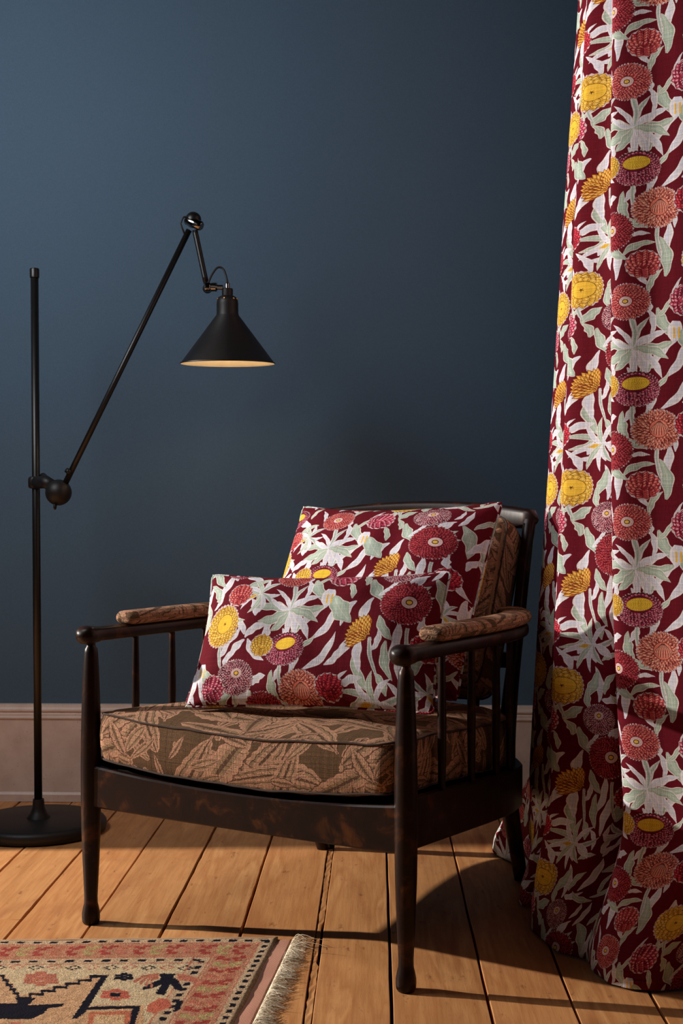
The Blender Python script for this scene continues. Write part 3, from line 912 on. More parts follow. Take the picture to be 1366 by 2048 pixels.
def cushion(name, a, b, th, corner, crown, deform, mat, parent, uvoff=(0, 0), seed=0):
    out = rrect(a, b, corner, 8)
    m_ = len(out)
    per = [0]
    for i in range(m_): per.append(per[-1] + (out[(i+1) % m_]-out[i]).length)
    rings = []          # (scale or None, inset, z)
    for t in (0.0, 0.15, 0.3, 0.45, 0.6, 0.72, 0.82, 0.9, 0.95): rings.append(('s', t, 0, -1))
    for t in (0.0, 0.006): pass
    side = [(-0.010, 0.0), (-0.003, 0.003), (0.0, 0.008), (0.004, th*0.3), (0.005, th*0.5), (0.004, th*0.7), (0.0, th-0.008), (-0.003, th-0.003), (-0.010, th)]
    vs, uv, fs, ring = [], [], [], []
    g = random.Random(seed)
    def crownz(s_): return crown*(1-s_**2.4)
    def put(x, y, z, u_, v_):
        vs.append(deform(Vector((x, y, z)))); uv.append((u_+uvoff[0], v_+uvoff[1]))
    ts = (0.0, 0.15, 0.3, 0.45, 0.6, 0.72, 0.82, 0.9, 0.955)
    def inset(p, d):
        L = Vector(p); n_ = Vector((L.x/a**2, L.y/b**2)) if False else None
        sx = (a+d)/a; sy = (b+d)/b
        return Vector((p.x*sx, p.y*sy))
    for t in ts:                                   # bottom
        ring.append((len(vs), 1 if t == 0 else m_))
        if t == 0: put(0, 0, -crownz(0)*0.2, 0, 0)
        else:
            for p in out: put(p.x*t, p.y*t, -crownz(t)*0.2, p.x*t, p.y*t)
    for d, z in side:
        ring.append((len(vs), m_))
        for i, p in enumerate(out):
            q = inset(p, d)
            # the side band carries the pattern round the cushion
            if 0.002 < z < th-0.002: put(q.x, q.y, z, (q.x if abs(p.y) > b-corner*0.5 else q.y*math.copysign(1, p.x)+a), -b*math.copysign(1, -p.y if abs(p.y) > b-corner*0.5 else 1) - (th-z))
            else: put(q.x, q.y, z, q.x, q.y)
    for t in reversed(ts):
        ring.append((len(vs), 1 if t == 0 else m_))
        if t == 0: put(0, 0, th+crownz(0), 0, 0)
        else:
            for p in out: put(p.x*t, p.y*t, th+crownz(t), p.x*t, p.y*t)
    for (A, na_), (B, nb_) in zip(ring[:-1], ring[1:]):
        for i in range(m_):
            i2 = (i+1) % m_
            if na_ == 1: fs.append((A, B+i2, B+i))
            elif nb_ == 1: fs.append((A+i, A+i2, B))
            else: fs.append((A+i, A+i2, B+i2, B+i))
    o = mobj(name, vs, fs, mat, parent, uv=uv)
    # piped seams
    for z in (0.004, th-0.004):
        pth = [deform(Vector((*inset(p, 0.0005), z))) for p in out[::2]]
        mobj('piping', *sweep(pth, lambda i, t: circ(0.0020, 8), closed=True), MAT_BROC_PIPE, o)
    return o

def nz3(p, f, seed=0.0):
    from mathutils import noise
    return noise.noise(Vector((p.x*f+seed, p.y*f+seed*1.7, p.z*f)))
def dseat(p):
    q = p.copy()
    yy = p.y + 0.315
    fr = max(0, 1-yy/0.7)
    q.z += 0.334 - 0.062*yy
    q.z -= 0.018*(1-(p.x/0.34)**2)*fr
    q.z += 0.006*nz3(p, 7)*(1 if p.z > 0.06 else 0.3) + 0.003*nz3(p, 19, 3)
    if p.z > 0.05: q.z += 0.010*math.exp(-((p.x+0.05)**2+(p.y+0.16)**2)/0.02) - 0.012*math.exp(-((p.x+0.02)**2+(p.y+0.10)**2)/0.006)
    if yy > 0.45: q.x *= 1 - 0.19*min(1, (yy-0.45)/0.17)**1.8
    q.y = yy - 0.012*max(0, yy-0.5)/0.14 + 0.003*nz3(p, 12, 5) - 0.010*(1-(p.x/0.34)**2)*fr
    return q
cushion('seat_cushion', 0.338, 0.325, 0.098, 0.035, 0.034, dseat, MAT_BROC, chair, (0.13, 0.31), 1)
lean = math.radians(24)
def dback(p):
    # p.y runs up the back, p.z is thickness (z=0 rear face)
    up = p.y + 0.200
    th = p.z
    base = Vector((0, 0.612, 0.416))
    U = Vector((0, math.sin(lean), math.cos(lean))); Nn = Vector((0, -math.cos(lean), math.sin(lean)))
    q = base + Vector((p.x, 0, 0)) + U*up + Nn*(th + 0.004*nz3(p, 9, 2) + 0.01*(p.x/0.25)**2)
    q.z -= 0.010*(1-(p.x/0.25)**2)*(up/0.43)
    return q
cushion('back_cushion', 0.257, 0.200, 0.095, 0.035, 0.022, dback, MAT_BROC, chair, (0.5, 0.9), 2)

# ------------------------------------------------------------------ throw pillows
def pillow(name, label, corners_mid, ex, wv, hv, T, tile_c, ks, bend=0.0, seed=1, ears=0.02):
    """corners_mid: (bottom-mid, top-mid) room points; ex: unit vector along the width"""
    bm_, tm_ = corners_mid
    ey = (tm_-bm_).normalized(); ex = (ex - ey*ex.dot(ey)).normalized(); nn_ = ex.cross(ey).normalized()   # points to the viewer
    if nn_.y > 0: nn_ = -nn_
    ctr = (bm_+tm_)/2
    o = empty(name, ctr)
    tag(o, label, 'pillow', 'matching floral throw pillows on the armchair')
    NX, NY = 64, 44
    g = random.Random(seed)
    def pt(s, t, side):
        # s,t in [-1,1]
        x = wv/2*s*(1 - 0.055*(1-abs(s)**2)*0 ) ; y = hv/2*t
        x *= 1 - 0.045*(1-t*t)**1.0*abs(s)**3
        y *= 1 - 0.085*(1-s*s)**1.0*abs(t)**3
        k = max(0.0, (1-abs(s)**2.6))**0.55 * max(0.0, (1-abs(t)**2.6))**0.55
        z = side*T/2*k
        P = Vector((s*3, t*2, seed))
        from mathutils import noise
        z += side*k*0.010*noise.noise(P*1.3)
        # pulls running in from the corners
        cx = (1-abs(s)); cy = (1-abs(t))
        z += side*0.0040*math.sin((cx-cy*0.8)*30+seed)*math.exp(-((cx+cy)*3.2))*min(1, 6*min(cx, cy))
        z += bend*(s*s)*0.03 + bend*(t*t-0.4)*0.012
        return x, y, z
    def build(side, nm, par, mat):
        vs, uv, fs = [], [], []
        for j in range(NY+1):
            for i in range(NX+1):
                s = math.sin((i/NX*2-1)*math.pi/2*0.999); t = math.sin((j/NY*2-1)*math.pi/2*0.999)
                s = 0.5*s+0.5*(i/NX*2-1); t = 0.5*t+0.5*(j/NY*2-1)
                x, y, z = pt(s, t, side)
                vs.append(ex*x + ey*y + nn_*z)
                uv.append((0.875*(tile_c[0]/1000 + wv/2*s*side/ks[0]), 0.385 - 0.875*(tile_c[1]/1000 - hv/2*t/ks[1])))
        for j in range(NY):
            for i in range(NX):
                a = j*(NX+1)+i
                fs.append((a, a+1, a+NX+2, a+NX+1) if side > 0 else (a, a+NX+1, a+NX+2, a+1))
        return mobj(nm, vs, fs, mat, par, uv=uv)
    build(1, 'front_panel', o, MAT_FLORAL)
    build(-1, 'back_panel', o, MAT_FLORAL)
    loop = []
    K = 40
    def edge(s, t):
        x, y, z = pt(s, t, 0); return ex*x + ey*y + nn_*z
    for k in range(K): loop.append(edge(-1+2*k/K, -1))
    for k in range(K): loop.append(edge(1, -1+2*k/K))
    for k in range(K): loop.append(edge(1-2*k/K, 1))
    for k in range(K): loop.append(edge(-1, 1-2*k/K))
    # round the four corners
    for _ in range(2):
        loop = [(loop[i-1]+loop[i]*2+loop[(i+1) % len(loop)])/4 for i in range(len(loop))]
    v, f = sweep(loop, lambda i, t: circ(0.0028, 8), up=nn_, closed=True)
    uv = []
    acc = 0
    for i in range(len(loop)):
        for k in range(8): uv.append((acc*0.8, 0.27+k*0.002))
        acc += (loop[(i+1) % len(loop)]-loop[i]).length
    mobj('piping', v, f, MAT_FLORAL, o, uv=uv)
    return o
exa = (W(0.836, -0.55)-W(0, 0)).normalized()
pillow('throw_pillow', 'larger floral throw pillow behind, leaning on the chair back cushion', (W(0.020, 2.730, 0.452), W(0.130, 2.912, 0.835)), exa, 0.515, 0.455, 0.18, (284, 222), (1.10, 0.92), bend=0.3, seed=2)
exb = (W(0.922, -0.39)-W(0, 0)).normalized()
pillow('throw_pillow', 'smaller rectangular floral throw pillow in front, lying on the seat cushion', (W(-0.066, 2.475, 0.448), W(-0.024, 2.60, 0.704)), exb, 0.515, 0.287, 0.13, (239, 181), (1.03, 1.0), bend=0.3, seed=5)

# ------------------------------------------------------------------ curtain
def curtain():
    # plan of the folds at several heights, (X, Z) from the camera foot; 13 stations round the folds
    def lvl(A, B_, C_):
        return [(A+.12, 3.27), (A+.072, 3.07), (A, 2.80), (A+.055, 2.705), (A+.13, 2.73), (B_, 2.57), (B_+.045, 2.505), (B_+.095, 2.455), (B_+.165, 2.48),
                (C_, 2.305), (C_+.070, 2.250), (C_+.150, 2.200), (C_+.235, 2.20), (C_+.20, 2.03)]
    top, l14, l86, l50, l28 = lvl(.520, .498, .486), lvl(.475, .462, .478), lvl(.4415, .4335, .479), lvl(.418, .418, .487), lvl(.406, .412, .500)
    l00 = [(.50,3.36),(.375,3.20),(.428,2.93),(.378,2.75),(.440,2.69),(.380,2.62),(.389,2.52),(.405,2.45),(.452,2.40),(.452,2.335),(.478,2.268),(.545,2.243),(.615,2.25),(.76,2.18)]
    mixl = lambda t: [((1-t)*a[0]+t*b[0], (1-t)*a[1]+t*b[1]) for a, b in zip(l28, l00)]
    levels = [(2.35, top), (2.1, top), (1.40, l14), (0.86, l86), (0.50, l50), (0.28, l28), (0.18, mixl(.36)), (0.095, mixl(.75)), (0.035, mixl(.96)), (0.004, l00)]
    ucon = [0.0, 0.11, 0.2625, 0.375, 0.455, 0.693, 0.765, 0.835, 0.905, 1.028, 1.116, 1.208, 1.30, 1.46]
    NU = 14
    def plan_curve(P):
        return catmull([(x, z, u) for (x, z), u in zip(P, ucon)], NU)
    keyc = [plan_curve(p) for _, p in levels]
    nc = len(keyc[0])
    zs = [z for z, _ in levels]
    # sample heights
    hz = [float(q) for q in list(np.linspace(2.35, 0.30, 110)) + list(np.linspace(0.29, 0.05, 50)) + list(np.linspace(0.045, 0.004, 14))]
    rows = []
    for h in hz:
        k = 0
        while k < len(zs)-2 and h < zs[k+1]: k += 1
        t = (zs[k]-h)/(zs[k]-zs[k+1])
        k0, k3 = max(k-1, 0), min(k+2, len(zs)-1)
        row = []
        for i in range(nc):
            p1, p2 = keyc[k][i], keyc[k+1][i]
            # monotone-ish hermite
            d = zs[k]-zs[k+1]
            m1 = (keyc[k+1][i]-keyc[k0][i])*(d/max(zs[k0]-zs[k+1], 1e-6)) if k0 != k else (p2-p1)
            m2 = (keyc[k3][i]-keyc[k][i])*(d/max(zs[k]-zs[k3], 1e-6)) if k3 != k+1 else (p2-p1)
            t2, t3 = t*t, t*t*t
            row.append((2*t3-3*t2+1)*p1 + (t3-2*t2+t)*m1 + (-2*t3+3*t2)*p2 + (t3-t2)*m2)
        rows.append(row)
    from mathutils import noise
    grid = []
    for j, h in enumerate(hz):
        r = []
        low = max(0, 1-h/0.35)
        for i in range(nc):
            p = rows[j][i]; u = p.z
            w = 0.0035*noise.noise(Vector((u*9, h*2.2, 1.3))) + 0.003*noise.noise(Vector((u*22, h*5, 7)))
            w += low*(0.014*noise.noise(Vector((u*11, h*10, 4.1))) + 0.006*noise.noise(Vector((u*25, h*26, 9.1))))
            zz = h + (low*0.016*noise.noise(Vector((u*8+3, h*9, 2))) if h > 0.02 else 0)
            # bulge near the floor
            q = W(p.x - w*0.6, p.y - w*0.8, max(zz, 0.003))
            r.append(q)
        grid.append(r)
    # v from the distance travelled down station 9 and friends
    vs, uv, fs = [], [], []
    cols = len(grid[0])
    acc = np.zeros(cols); V = []
    for j in range(len(hz)):
        if j: acc = acc + np.array([(grid[j][i]-grid[j-1][i]).length for i in range(cols)])
        V.append(acc.copy())
    V = np.array(V)
    # smooth the travelled distance across the columns so the print is not sheared
    Vs = V.copy()
    for _ in range(30):
        Vs[:, 1:-1] = (Vs[:, :-2]+2*Vs[:, 1:-1]+Vs[:, 2:])/4
    for j in range(len(hz)):
        for i in range(cols):
            vs.append(grid[j][i])
            down = Vs[j][i] + (0.0394+0.812-2.35)
            uv.append((rows[j][i].z, 0.385 - down))
    for j in range(len(hz)-1):
        for i in range(cols-1):
            a = j*cols+i
            fs.append((a, a+cols, a+cols+1, a+1))
    o = mobj('curtain', vs, fs, MAT_FLORAL, uv=uv)
    sm = o.modifiers.new('thickness', 'SOLIDIFY'); sm.thickness = 0.0016; sm.offset = -1
    tag(o, 'long red floral linen curtain hanging in folds and puddling on the floor', 'curtain')
    return o
curtain()

# ------------------------------------------------------------------ floor lamp
LZ = 3.39
def LP(px, py, Z=LZ):
    return W((px-683)*Z/2600, Z, CAM_H + (1024-py)*Z/2600)
lbase = W((77-683)*LZ/2600, LZ, 0)
lamp = empty('floor_lamp', lbase)
tag(lamp, 'black metal floor lamp with jointed arm and conical shade, switched on', 'lamp')
def lpart(name, vf, mat, par=None, **k):
    v, f = vf
    o = mobj(name, [Vector(p)-lbase for p in v], f, mat, par or lamp, **k)
    return o
base = lpart('base', lathe([(0, 0), (0.168, 0), (0.173, 0.003), (0.176, 0.012), (0.175, 0.022), (0.170, 0.029), (0.160, 0.032), (0.05, 0.0335), (0, 0.034)], 72, lbase), MAT_SATIN, sharp=40)
lpart('collar', lathe([(0, 0.030), (0.032, 0.030), (0.030, 0.036), (0.022, 0.046), (0.016, 0.060), (0.0145, 0.078), (0.0140, 0.082), (0, 0.082)], 36, lbase), MAT_SATIN, sharp=40)
ptop = LP(69, 548)
pdir = (ptop - lbase).normalized()
lpart('pole', tube([lbase + pdir*0.07, lbase+pdir*0.7, ptop], 0.0102, 24), MAT_BLACK)
lpart('pole_cap', lathe([(0, 0), (0.0112, 0), (0.0122, 0.001), (0.0122, 0.022), (0.0108, 0.0245), (0, 0.0245)], 24, ptop-pdir*0.010, pdir), MAT_BLACK, sharp=40)
# clamp and ball joint
pc_ = LP(70, 965)
lpart('clamp', lathe([(0, -0.0155), (0.013, -0.0155), (0.017, -0.012), (0.0178, 0.0), (0.017, 0.012), (0.013, 0.0155), (0, 0.0155)], 28, pc_, pdir), MAT_SATIN, sharp=50)
ball = LP(117, 985, 3.325)
lpart('clamp_arm', tube([pc_ + Vector((0.008, -0.01, 0)), LP(92, 964, 3.345), LP(105, 973, 3.33)], lambda s: 0.0165, 20), MAT_SATIN)
lpart('clamp_arm', tube([LP(86, 952, 3.40), LP(100, 966, 3.35)], 0.009, 16), MAT_SATIN)
def sphere(c, r, n=28, sq=1.0, ax=None):
    prf = [(0, -r*sq)] + [(r*math.cos(a), r*sq*math.sin(a)) for a in np.linspace(-math.pi/2, math.pi/2, 15)[1:-1]] + [(0, r*sq)]
    return lathe(prf, n, c, ax)
lpart('ball_joint', sphere(ball, 0.0335), MAT_SATIN)
lpart('wing_nut', sphere(LP(110, 1013, 3.31), 0.0085, 14, 0.5, (1, 0, 0)), MAT_SATIN)
aj0 = LP(131, 966, 3.32); aj1 = LP(385, 446, 3.32)
ad = (aj1-aj0).normalized()
lpart('lower_arm', tube([aj0-ad*0.012, aj0+ad*0.3, aj1-ad*0.02], 0.0076, 20), MAT_BLACK)
lpart('arm_stop', tube([LP(142, 948, 3.32), LP(133, 940, 3.31)], 0.0068, 14), MAT_BLACK)
k_ = aj1
lpart('elbow_joint', sphere(k_ + Vector((0.002, 0, 0.008)), 0.0205, 24), MAT_BLACK)
lpart('elbow_joint', lathe([(0, -0.024), (0.010, -0.024), (0.0125, -0.021), (0.0125, 0.021), (0.010, 0.024), (0, 0.024)], 20, LP(388, 446, 3.31), (1, -0.3, -0.5)), MAT_CHROME, sharp=40)
lpart('elbow_cable', tube(catmull([LP(380, 438, 3.31), LP(368, 434, 3.30), LP(362, 447, 3.30), LP(366, 460, 3.30), LP(370, 470, 3.31)], 6), 0.0022, 8), MAT_CABLE)
f0 = LP(388, 452, 3.31); f1 = LP(413, 570, 3.30); fd = (f1-f0).normalized()
lpart('upper_arm', tube([f0+fd*0.012, f0+fd*0.022, f1-fd*0.02, f1-fd*0.01], lambda s: 0.0072, 20), MAT_BLACK)
lpart('sleeve', tube([f1-fd*0.028, f1-fd*0.004], 0.0066, 16), MAT_BLACK)
lpart('shade_joint', sphere(LP(415, 577, 3.30), 0.0125, 22), MAT_BLACK)
lpart('shade_joint', lathe([(0, 0), (0.0075, 0), (0.0125, 0.004), (0.0125, 0.013), (0.0095, 0.017), (0.0115, 0.019), (0.0115, 0.031), (0.006, 0.034), (0.006, 0.048), (0, 0.048)], 20, LP(409, 574, 3.292), (1, -0.12, -0.04)), MAT_CHROME, sharp=40)
# shade group
SC = LP(455.5, 728, 3.30)    # centre of the rim
tilt = Vector((0.0, -0.046, 1)).normalized()      # top leans slightly away
prf_o = [(0.119, 0.0), (0.1205, 0.0012), (0.1205, 0.0028), (0.117, 0.0045), (0.029, 0.1225), (0.0275, 0.128), (0.0275, 0.152), (0.0265, 0.160), (0.0225, 0.168), (0.0160, 0.172), (0.0140, 0.1725), (0.0140, 0.189), (0.0128, 0.1905), (0, 0.1905)]
prf_i = [(0.119, 0.0), (0.115, 0.0035), (0.0275, 0.1205), (0.0255, 0.128), (0.0255, 0.150), (0, 0.156)]
sh = lpart('lampshade', lathe(prf_o, 72, SC, tilt), MAT_SATIN, sharp=35)
lpart('shade_lining', lathe(list(reversed(prf_i)), 72, SC, tilt), MAT_CREAM, sh, sharp=35)
for a in (-100, -45, -155, -10):
    aa = math.radians(a)
    p = SC + tilt*0.163 + Vector((math.cos(aa)*0.0262, math.sin(aa)*0.0262, 0))
    lpart('screw', sphere(p, 0.0028, 12, 0.5, (math.cos(aa), math.sin(aa), 0.3)), MAT_BRASS, sh)
lpart('cable_gland', lathe([(0, 0.188), (0.0062, 0.188), (0.0062, 0.203), (0.0050, 0.2045), (0, 0.2045)], 18, SC, tilt), MAT_CHROME, sh, sharp=40)
gt = SC + tilt*0.203
lpart('shade_cable', tube(catmull([gt, gt+Vector((-0.001, 0, 0.010)), LP(447, 539, 3.30), LP(436, 535, 3.30), LP(426, 546, 3.295), LP(419, 560, 3.29), LP(415, 572, 3.285)], 8), 0.0026, 10), MAT_CABLE)
bulb = NT('lit_bulb'); bulb.set(base=(1, 0.8, 0.5), rough=0.4)
bulb.b.inputs['Emission Color'].default_value = (1.0, 0.62, 0.28, 1); bulb.b.inputs['Emission Strength'].default_value = 9
lpart('bulb', sphere(SC + tilt*0.085, 0.023, 24), bulb.m, sh)
light('lamp_bulb_light', 'POINT', SC + tilt*0.055, 0.42, (1.0, 0.74, 0.46), shadow_soft_size=0.02)

# ------------------------------------------------------------------ rug
RC = W(-0.123, 2.515)
RS = (W(-0.9995, -0.032)-W(0, 0)); RT = (W(-0.118, -0.993)-W(0, 0))
def px2st(px, py):
    """photo pixel on the floor -> (s,t) in metres on the rug"""
    Z = CAM_H*2600/(py-1024); X = (px-683)*Z/2600
    d = W(X, Z)-RC
    det = RS.x*RT.y-RS.y*RT.x
    return ((d.x*RT.y-d.y*RT.x)/det, (RS.x*d.y-RS.y*d.x)/det)
RW, RH = 1.05, 0.72
def rug_image():
    cv = Canvas(RW*1000, RH*1000, 1.0, (206, 182, 146))
    g = np.random.default_rng(5)
    K = (20, 20, 34); RED_ = (160, 70, 60); ROSE = (184, 112, 90); TAN = (190, 158, 120); OL = (176, 156, 106); CR = (214, 194, 160)
    st = lambda cx, cy: tuple(1000*q for q in px2st(cx/1.951, 1780+cy/1.951))
    R = lambda s0, t0, s1, t1, c: cv.poly([(s0, t0), (s1, t0), (s1, t1), (s0, t1)], c, wrap=False)
    # outer bands along the long edge (t) and the short edge (s)
    R(0, 0, 1050, 150, (196, 166, 134)); R(0, 0, 135, 720, (196, 166, 134))
    R(28, 34, 1050, 112, (184, 128, 100)); R(34, 34, 100, 720, (184, 128, 100))
    def dash(s, t, along, ln=16, w=9): 
        if along: R(s, t, s+ln, t+w, K)
        else: R(s, t, s+w, t+ln, K)
    k = 14
    while k < 1050: dash(k, 14, True, 15, 11); k += 31
    k = 120
    while k < 1050: dash(k, 124, True, 15, 10); k += 33
    k = 20
    while k < 720: dash(12, k, False, 13, 10); k += 27
    k = 132
    while k < 720: dash(112, k, False, 14, 11); k += 27
    # guard lines
    for t in (30, 112, 142): R(26, t, 1050, t+3, ROSE)
    for s in (30, 102, 134): R(s, 30, s+3, 720, ROSE)
    # meander of the main border
    k = 0
    for n_ in range(34):
        s = 44 + n_*31
        c = (RED_, OL, RED_, ROSE)[n_ % 4]
        for a, b, w_, h_ in ((0, 44, 16, 12), (8, 56, 14, 12), (16, 70, 12, 14), (4, 84, 18, 14), (22, 48, 8, 14)):
            R(s+a, b, s+a+w_, b+h_, c)
            if n_ < 24: R(b-4, s+a+60, b-4+h_, s+a+w_+60, c)
    # small stars row
    n_ = 0
    for cx in range(725, -2200, -73):
        s, t = st(cx, 322 if n_ % 2 == 0 else 320)
        c = K if n_ % 2 == 0 else ROSE
        for dx, dy in ((-9, -7), (4, -7), (-9, 3), (4, 3), (-2, -12), (-2, 8), (-14, -2), (9, -2)):
            R(s+dx, t+dy, s+dx+5, t+dy+5, c)
        n_ += 1
    # field shapes traced on the floor plane
    P = lambda pts, c: cv.poly([st(*p) for p in pts], c, wrap=False)
    def stair(p, q, n, w, c):
        for i in range(n):
            a = i/n; b = (i+1)/n
            x0, y0 = p[0]+(q[0]-p[0])*a, p[1]+(q[1]-p[1])*a; x1, y1 = p[0]+(q[0]-p[0])*b, p[1]+(q[1]-p[1])*b
            P([(x0-2, y0), (x1+2, y0), (x1+2, y0+w), (x0-2, y0+w)], c)
            P([(x1-w*0.6, min(y0, y1)), (x1+w*0.6, min(y0, y1)), (x1+w*0.6, max(y0, y1)+w), (x1-w*0.6, max(y0, y1)+w)], c)
    P([(420, 350), (350, 352), (85, 430), (20, 350), (-200, 420), (-200, 640), (700, 640), (560, 560), (560, 470), (350, 470)], (200, 158, 120))
    stair((70, 436), (355, 352), 6, 9, K)
    stair((0, 350), (70, 436), 5, 9, K)
    P([(350, 350), (422, 350), (418, 360), (350, 362)], K)
    P([(392, 360), (422, 352), (330, 500), (300, 523), (280, 523)], K)
    P([(60, 440), (140, 440), (110, 470), (250, 463), (245, 474), (190, 480), (170, 500), (120, 523), (-200, 523), (-200, 462), (70, 462)], K)
    P([(320, 478), (545, 472), (540, 484), (318, 490)], K)
    P([(520, 480), (548, 474), (510, 600), (480, 600)], K)
    P([(350, 498), (515, 494), (500, 560), (330, 600)], (190, 112, 84))
    P([(370, 510), (490, 507), (480, 560), (350, 600)], (206, 170, 130))
    # arrow motif
    for a, b in (((640, 350), (640, 425)),):
        P([(622, 344), (684, 344), (672, 372), (640, 428), (606, 424), (632, 380)], K)
    P([(554, 408), (562, 394), (634, 362), (650, 376), (600, 398)], K); P([(652, 366), (684, 360), (712, 392), (704, 412), (682, 404)], K)
    for i in range(4):
        P([(520+i*22, 372+i*8), (560+i*10, 350+i*4), (620, 342+i*5), (620, 347+i*5), (566+i*10, 356+i*4), (530+i*22, 380+i*8)], ROSE)
        P([(690, 342+i*7), (740+i*6, 350+i*6), (800-i*10, 372+i*8), (790-i*10, 376+i*8), (735+i*6, 357+i*6), (690, 347+i*7)], ROSE)
    P([(575, 470), (620, 440), (660, 445), (672, 475), (600, 503), (570, 495)], (196, 106, 84))
    P([(675, 497), (690, 455), (712, 450), (705, 485)], K)
    for (x, y, s_, c) in ((160, 365, 1.5, ROSE), (450, 428, 1.25, (190, 98, 80)), (483, 357, 0.8, K), (60, 560, 1.4, ROSE)):
        for dx, dy in ((0, -16), (-26, -8), (26, -8), (-30, 8), (30, 8), (0, 16), (0, 0)):
            x0, y0 = x+dx*s_, y+dy*s_*0.8
            P([(x0-15*s_, y0-6*s_), (x0+15*s_, y0-6*s_), (x0+15*s_, y0+6*s_), (x0-15*s_, y0+6*s_)], c if (dx or dy) else (K if s_ < 1.3 else c))
    # knotted irregularity: shift samples in 3 mm knots and vary the dye
    H, W_ = cv.a.shape[:2]
    kk = 3
    jy = g.integers(-1, 2, (H//kk+1, W_//kk+1)); jx = g.integers(-1, 2, (H//kk+1, W_//kk+1))
    jy = np.kron(jy, np.ones((kk, kk), int))[:H, :W_]; jx = np.kron(jx, np.ones((kk, kk), int))[:H, :W_]
    yy, xx = np.mgrid[0:H, 0:W_]
    cv.a = cv.a[np.clip(yy+jy, 0, H-1), np.clip(xx+jx, 0, W_-1)]
    dye = np.kron(g.normal(1, 0.07, (H//kk+1, W_//kk+1)), np.ones((kk, kk)))[:H, :W_, None]
    cv.a = (cv.a*dye*(1+0.05*g.standard_normal((H, W_, 1)))).astype(np.float32)
    return cv.image('rug_pattern')
m = NT('knotted_wool')
tc = m.n('ShaderNodeTexCoord'); im = m.n('ShaderNodeTexImage', image=rug_image(), extension='EXTEND')
m.l(tc.outputs['UV'], im.inputs[0])
v = m.coords('Object'); n1 = m.noise(v, 330, 3, 0.7); n2 = m.noise(v, 28, 3, 0.6)
c = m.mix(m.ramp(n2.outputs[0], [(0.4, (0, 0, 0)), (0.75, (0.5, 0.5, 0.5))]), im.outputs[0], m.mix(1.0, im.outputs[0], (0.85, 0.72, 0.62), 'MULTIPLY'))
m.set(base=c, rough=0.95, spec=0.1); m.bump(n1.outputs[0], 0.9, 0.0035)
MAT_RUG = m.m
m = NT('pink_flatweave')
wv_ = m.n('ShaderNodeTexWave', wave_type='BANDS', bands_direction='DIAGONAL'); wv_.inputs['Scale'].default_value = 130; wv_.inputs['Distortion'].default_value = 1.5
m.l(m.coords('Object'), wv_.inputs[0])
n1 = m.noise(m.coords('Object'), 220, 3, 0.6)
m.set(base=m.mix(n1.outputs[0], m.mix(wv_.outputs['Fac'], lin(176, 108, 92), lin(232, 190, 162)), lin(196, 136, 116)), rough=0.95, spec=0.1); m.bump(wv_.outputs['Fac'], 0.5, 0.0015)
MAT_KILIM = m.m
MAT_FRINGE = flat('cream_yarn', lin(240, 226, 202), 0.95, spec=0.1)

rug = empty('rug', RC)
tag(rug, 'worn cream and rust patterned wool rug with a fringed end, lying on floorboards', 'rug')
def rug_grid(s0, s1, ns, t0, t1, nt, hf, mat, name, uvm=True):
    vs, uv, fs = [], [], []
    from mathutils import noise
    for j in range(nt+1):
        for i in range(ns+1):
            s = s0+(s1-s0)*i/ns; t = t0+(t1-t0)*j/nt
            wob = 0.0022*noise.noise(Vector((s*22, 0, 3)))*max(0, 1-t/0.05) if t < 0.05 else 0
            p = RS*s + RT*(t+wob) + Vector((0, 0, hf(s, t)))
            vs.append(p); uv.append((s/RW, 1-t/RH))
    c0 = ns+1
    for j in range(nt):
        for i in range(ns): fs.append((j*c0+i, (j+1)*c0+i, (j+1)*c0+i+1, j*c0+i+1))
    base_n = len(vs)
    # skirt to the floor
    border = [i for i in range(ns+1)] + [j*c0+ns for j in range(1, nt+1)] + [nt*c0+i for i in range(ns-1, -1, -1)] + [j*c0 for j in range(nt-1, 0, -1)]
    for b in border:
        q = vs[b]; vs.append(Vector((q.x, q.y, 0.0008))); uv.append(uv[b])
    nb = len(border)
    for k in range(nb): fs.append((border[k], border[(k+1) % nb], base_n+(k+1) % nb, base_n+k))
    o = mobj(name, vs, fs, mat, rug, uv=uv)
    return o
def hpile(s, t):
    from mathutils import noise
    e = min(1, min(s, t)/0.006) if min(s, t) > 0 else 0
    return 0.003 + 0.0055*math.sqrt(max(e, 0)) + 0.0010*noise.noise(Vector((s*60, t*60, 0))) + 0.0022*noise.noise(Vector((s*6, t*6, 2)))
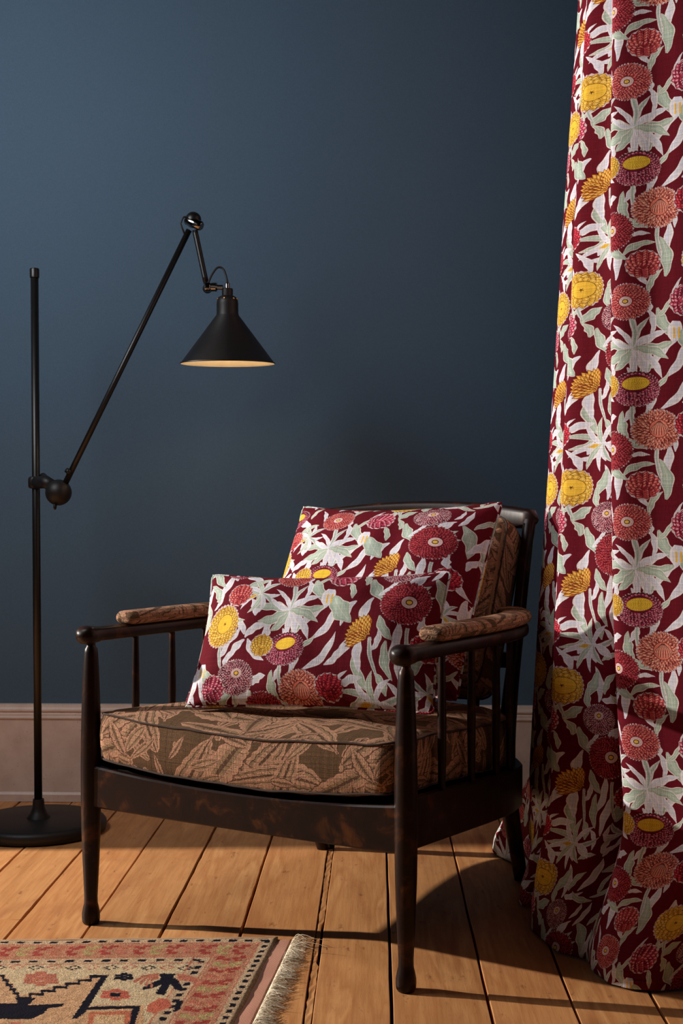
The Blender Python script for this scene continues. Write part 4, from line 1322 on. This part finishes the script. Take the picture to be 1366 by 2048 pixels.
rug_grid(0.0, RW, 260, 0.0, RH, 190, hpile, MAT_RUG, 'pile')
def hk(s, t):
    from mathutils import noise
    return 0.0035 + 0.0015*noise.noise(Vector((s*30, t*14, 5)))
rug_grid(-0.027, 0.001, 8, 0.002, RH, 120, hk, MAT_KILIM, 'flatwoven_end')
mobj('selvedge_cord', *sweep([RS*s + RT*(-0.001+0.0012*math.sin(s*60)) + Vector((0, 0, 0.0045)) for s in np.linspace(0, RW, 160)], lambda i, t: circ(0.0035, 8)), flat('tan_cord', lin(190, 158, 128), 0.95), rug)
# fringe: hundreds of loose yarn ends
b = MB()
fr = random.Random(4)
for k in range(1100):
    t = 0.002 + (RH-0.004)*fr.random()
    ln = fr.uniform(0.020, 0.045)*(1.25 if fr.random() < 0.1 else 1)
    ang = fr.gauss(0.05, 0.45) + 0.3*math.sin(t*60)
    st0 = -RS*0.029 + RT*t + Vector((0, 0, 0.0035))
    d = (-RS*math.cos(ang) - RT*math.sin(ang)*1.0)
    lift = fr.uniform(0.0, 0.008)
    cv_ = fr.uniform(-0.012, 0.012)
    pts = [st0, st0 + d*ln*0.35 + Vector((0, 0, lift*0.8)), st0 + d*ln*0.7 - RT*cv_*0.5 + Vector((0, 0, lift*0.7-0.001)), st0 + d*ln - RT*cv_ + Vector((0, 0, max(lift*0.8-0.003, -0.0027)))]
    r0 = fr.uniform(0.0004, 0.0009)
    b.add(*sweep(catmull(pts, 2), lambda i, s: circ(r0*(1-0.6*s), 4)))
for (t, ln, ang, lf) in ((0.004, 0.060, 0.55, 0.014), (0.03, 0.075, 0.1, 0.012), (0.055, 0.088, 0.35, 0.016), (0.012, 0.05, 0.8, 0.018)):
    st0 = -RS*0.029 + RT*t + Vector((0, 0, 0.0035)); d = (-RS*math.cos(ang) - RT*math.sin(-ang))
    b.add(*sweep(catmull([st0, st0+d*ln*0.4+Vector((0, 0, lf)), st0+d*ln+Vector((0, 0, lf*0.7))], 4), lambda i, s: circ(0.0007*(1-0.6*s), 5)))
tag(b.build('fringe', MAT_FRINGE, rug), kind='stuff')
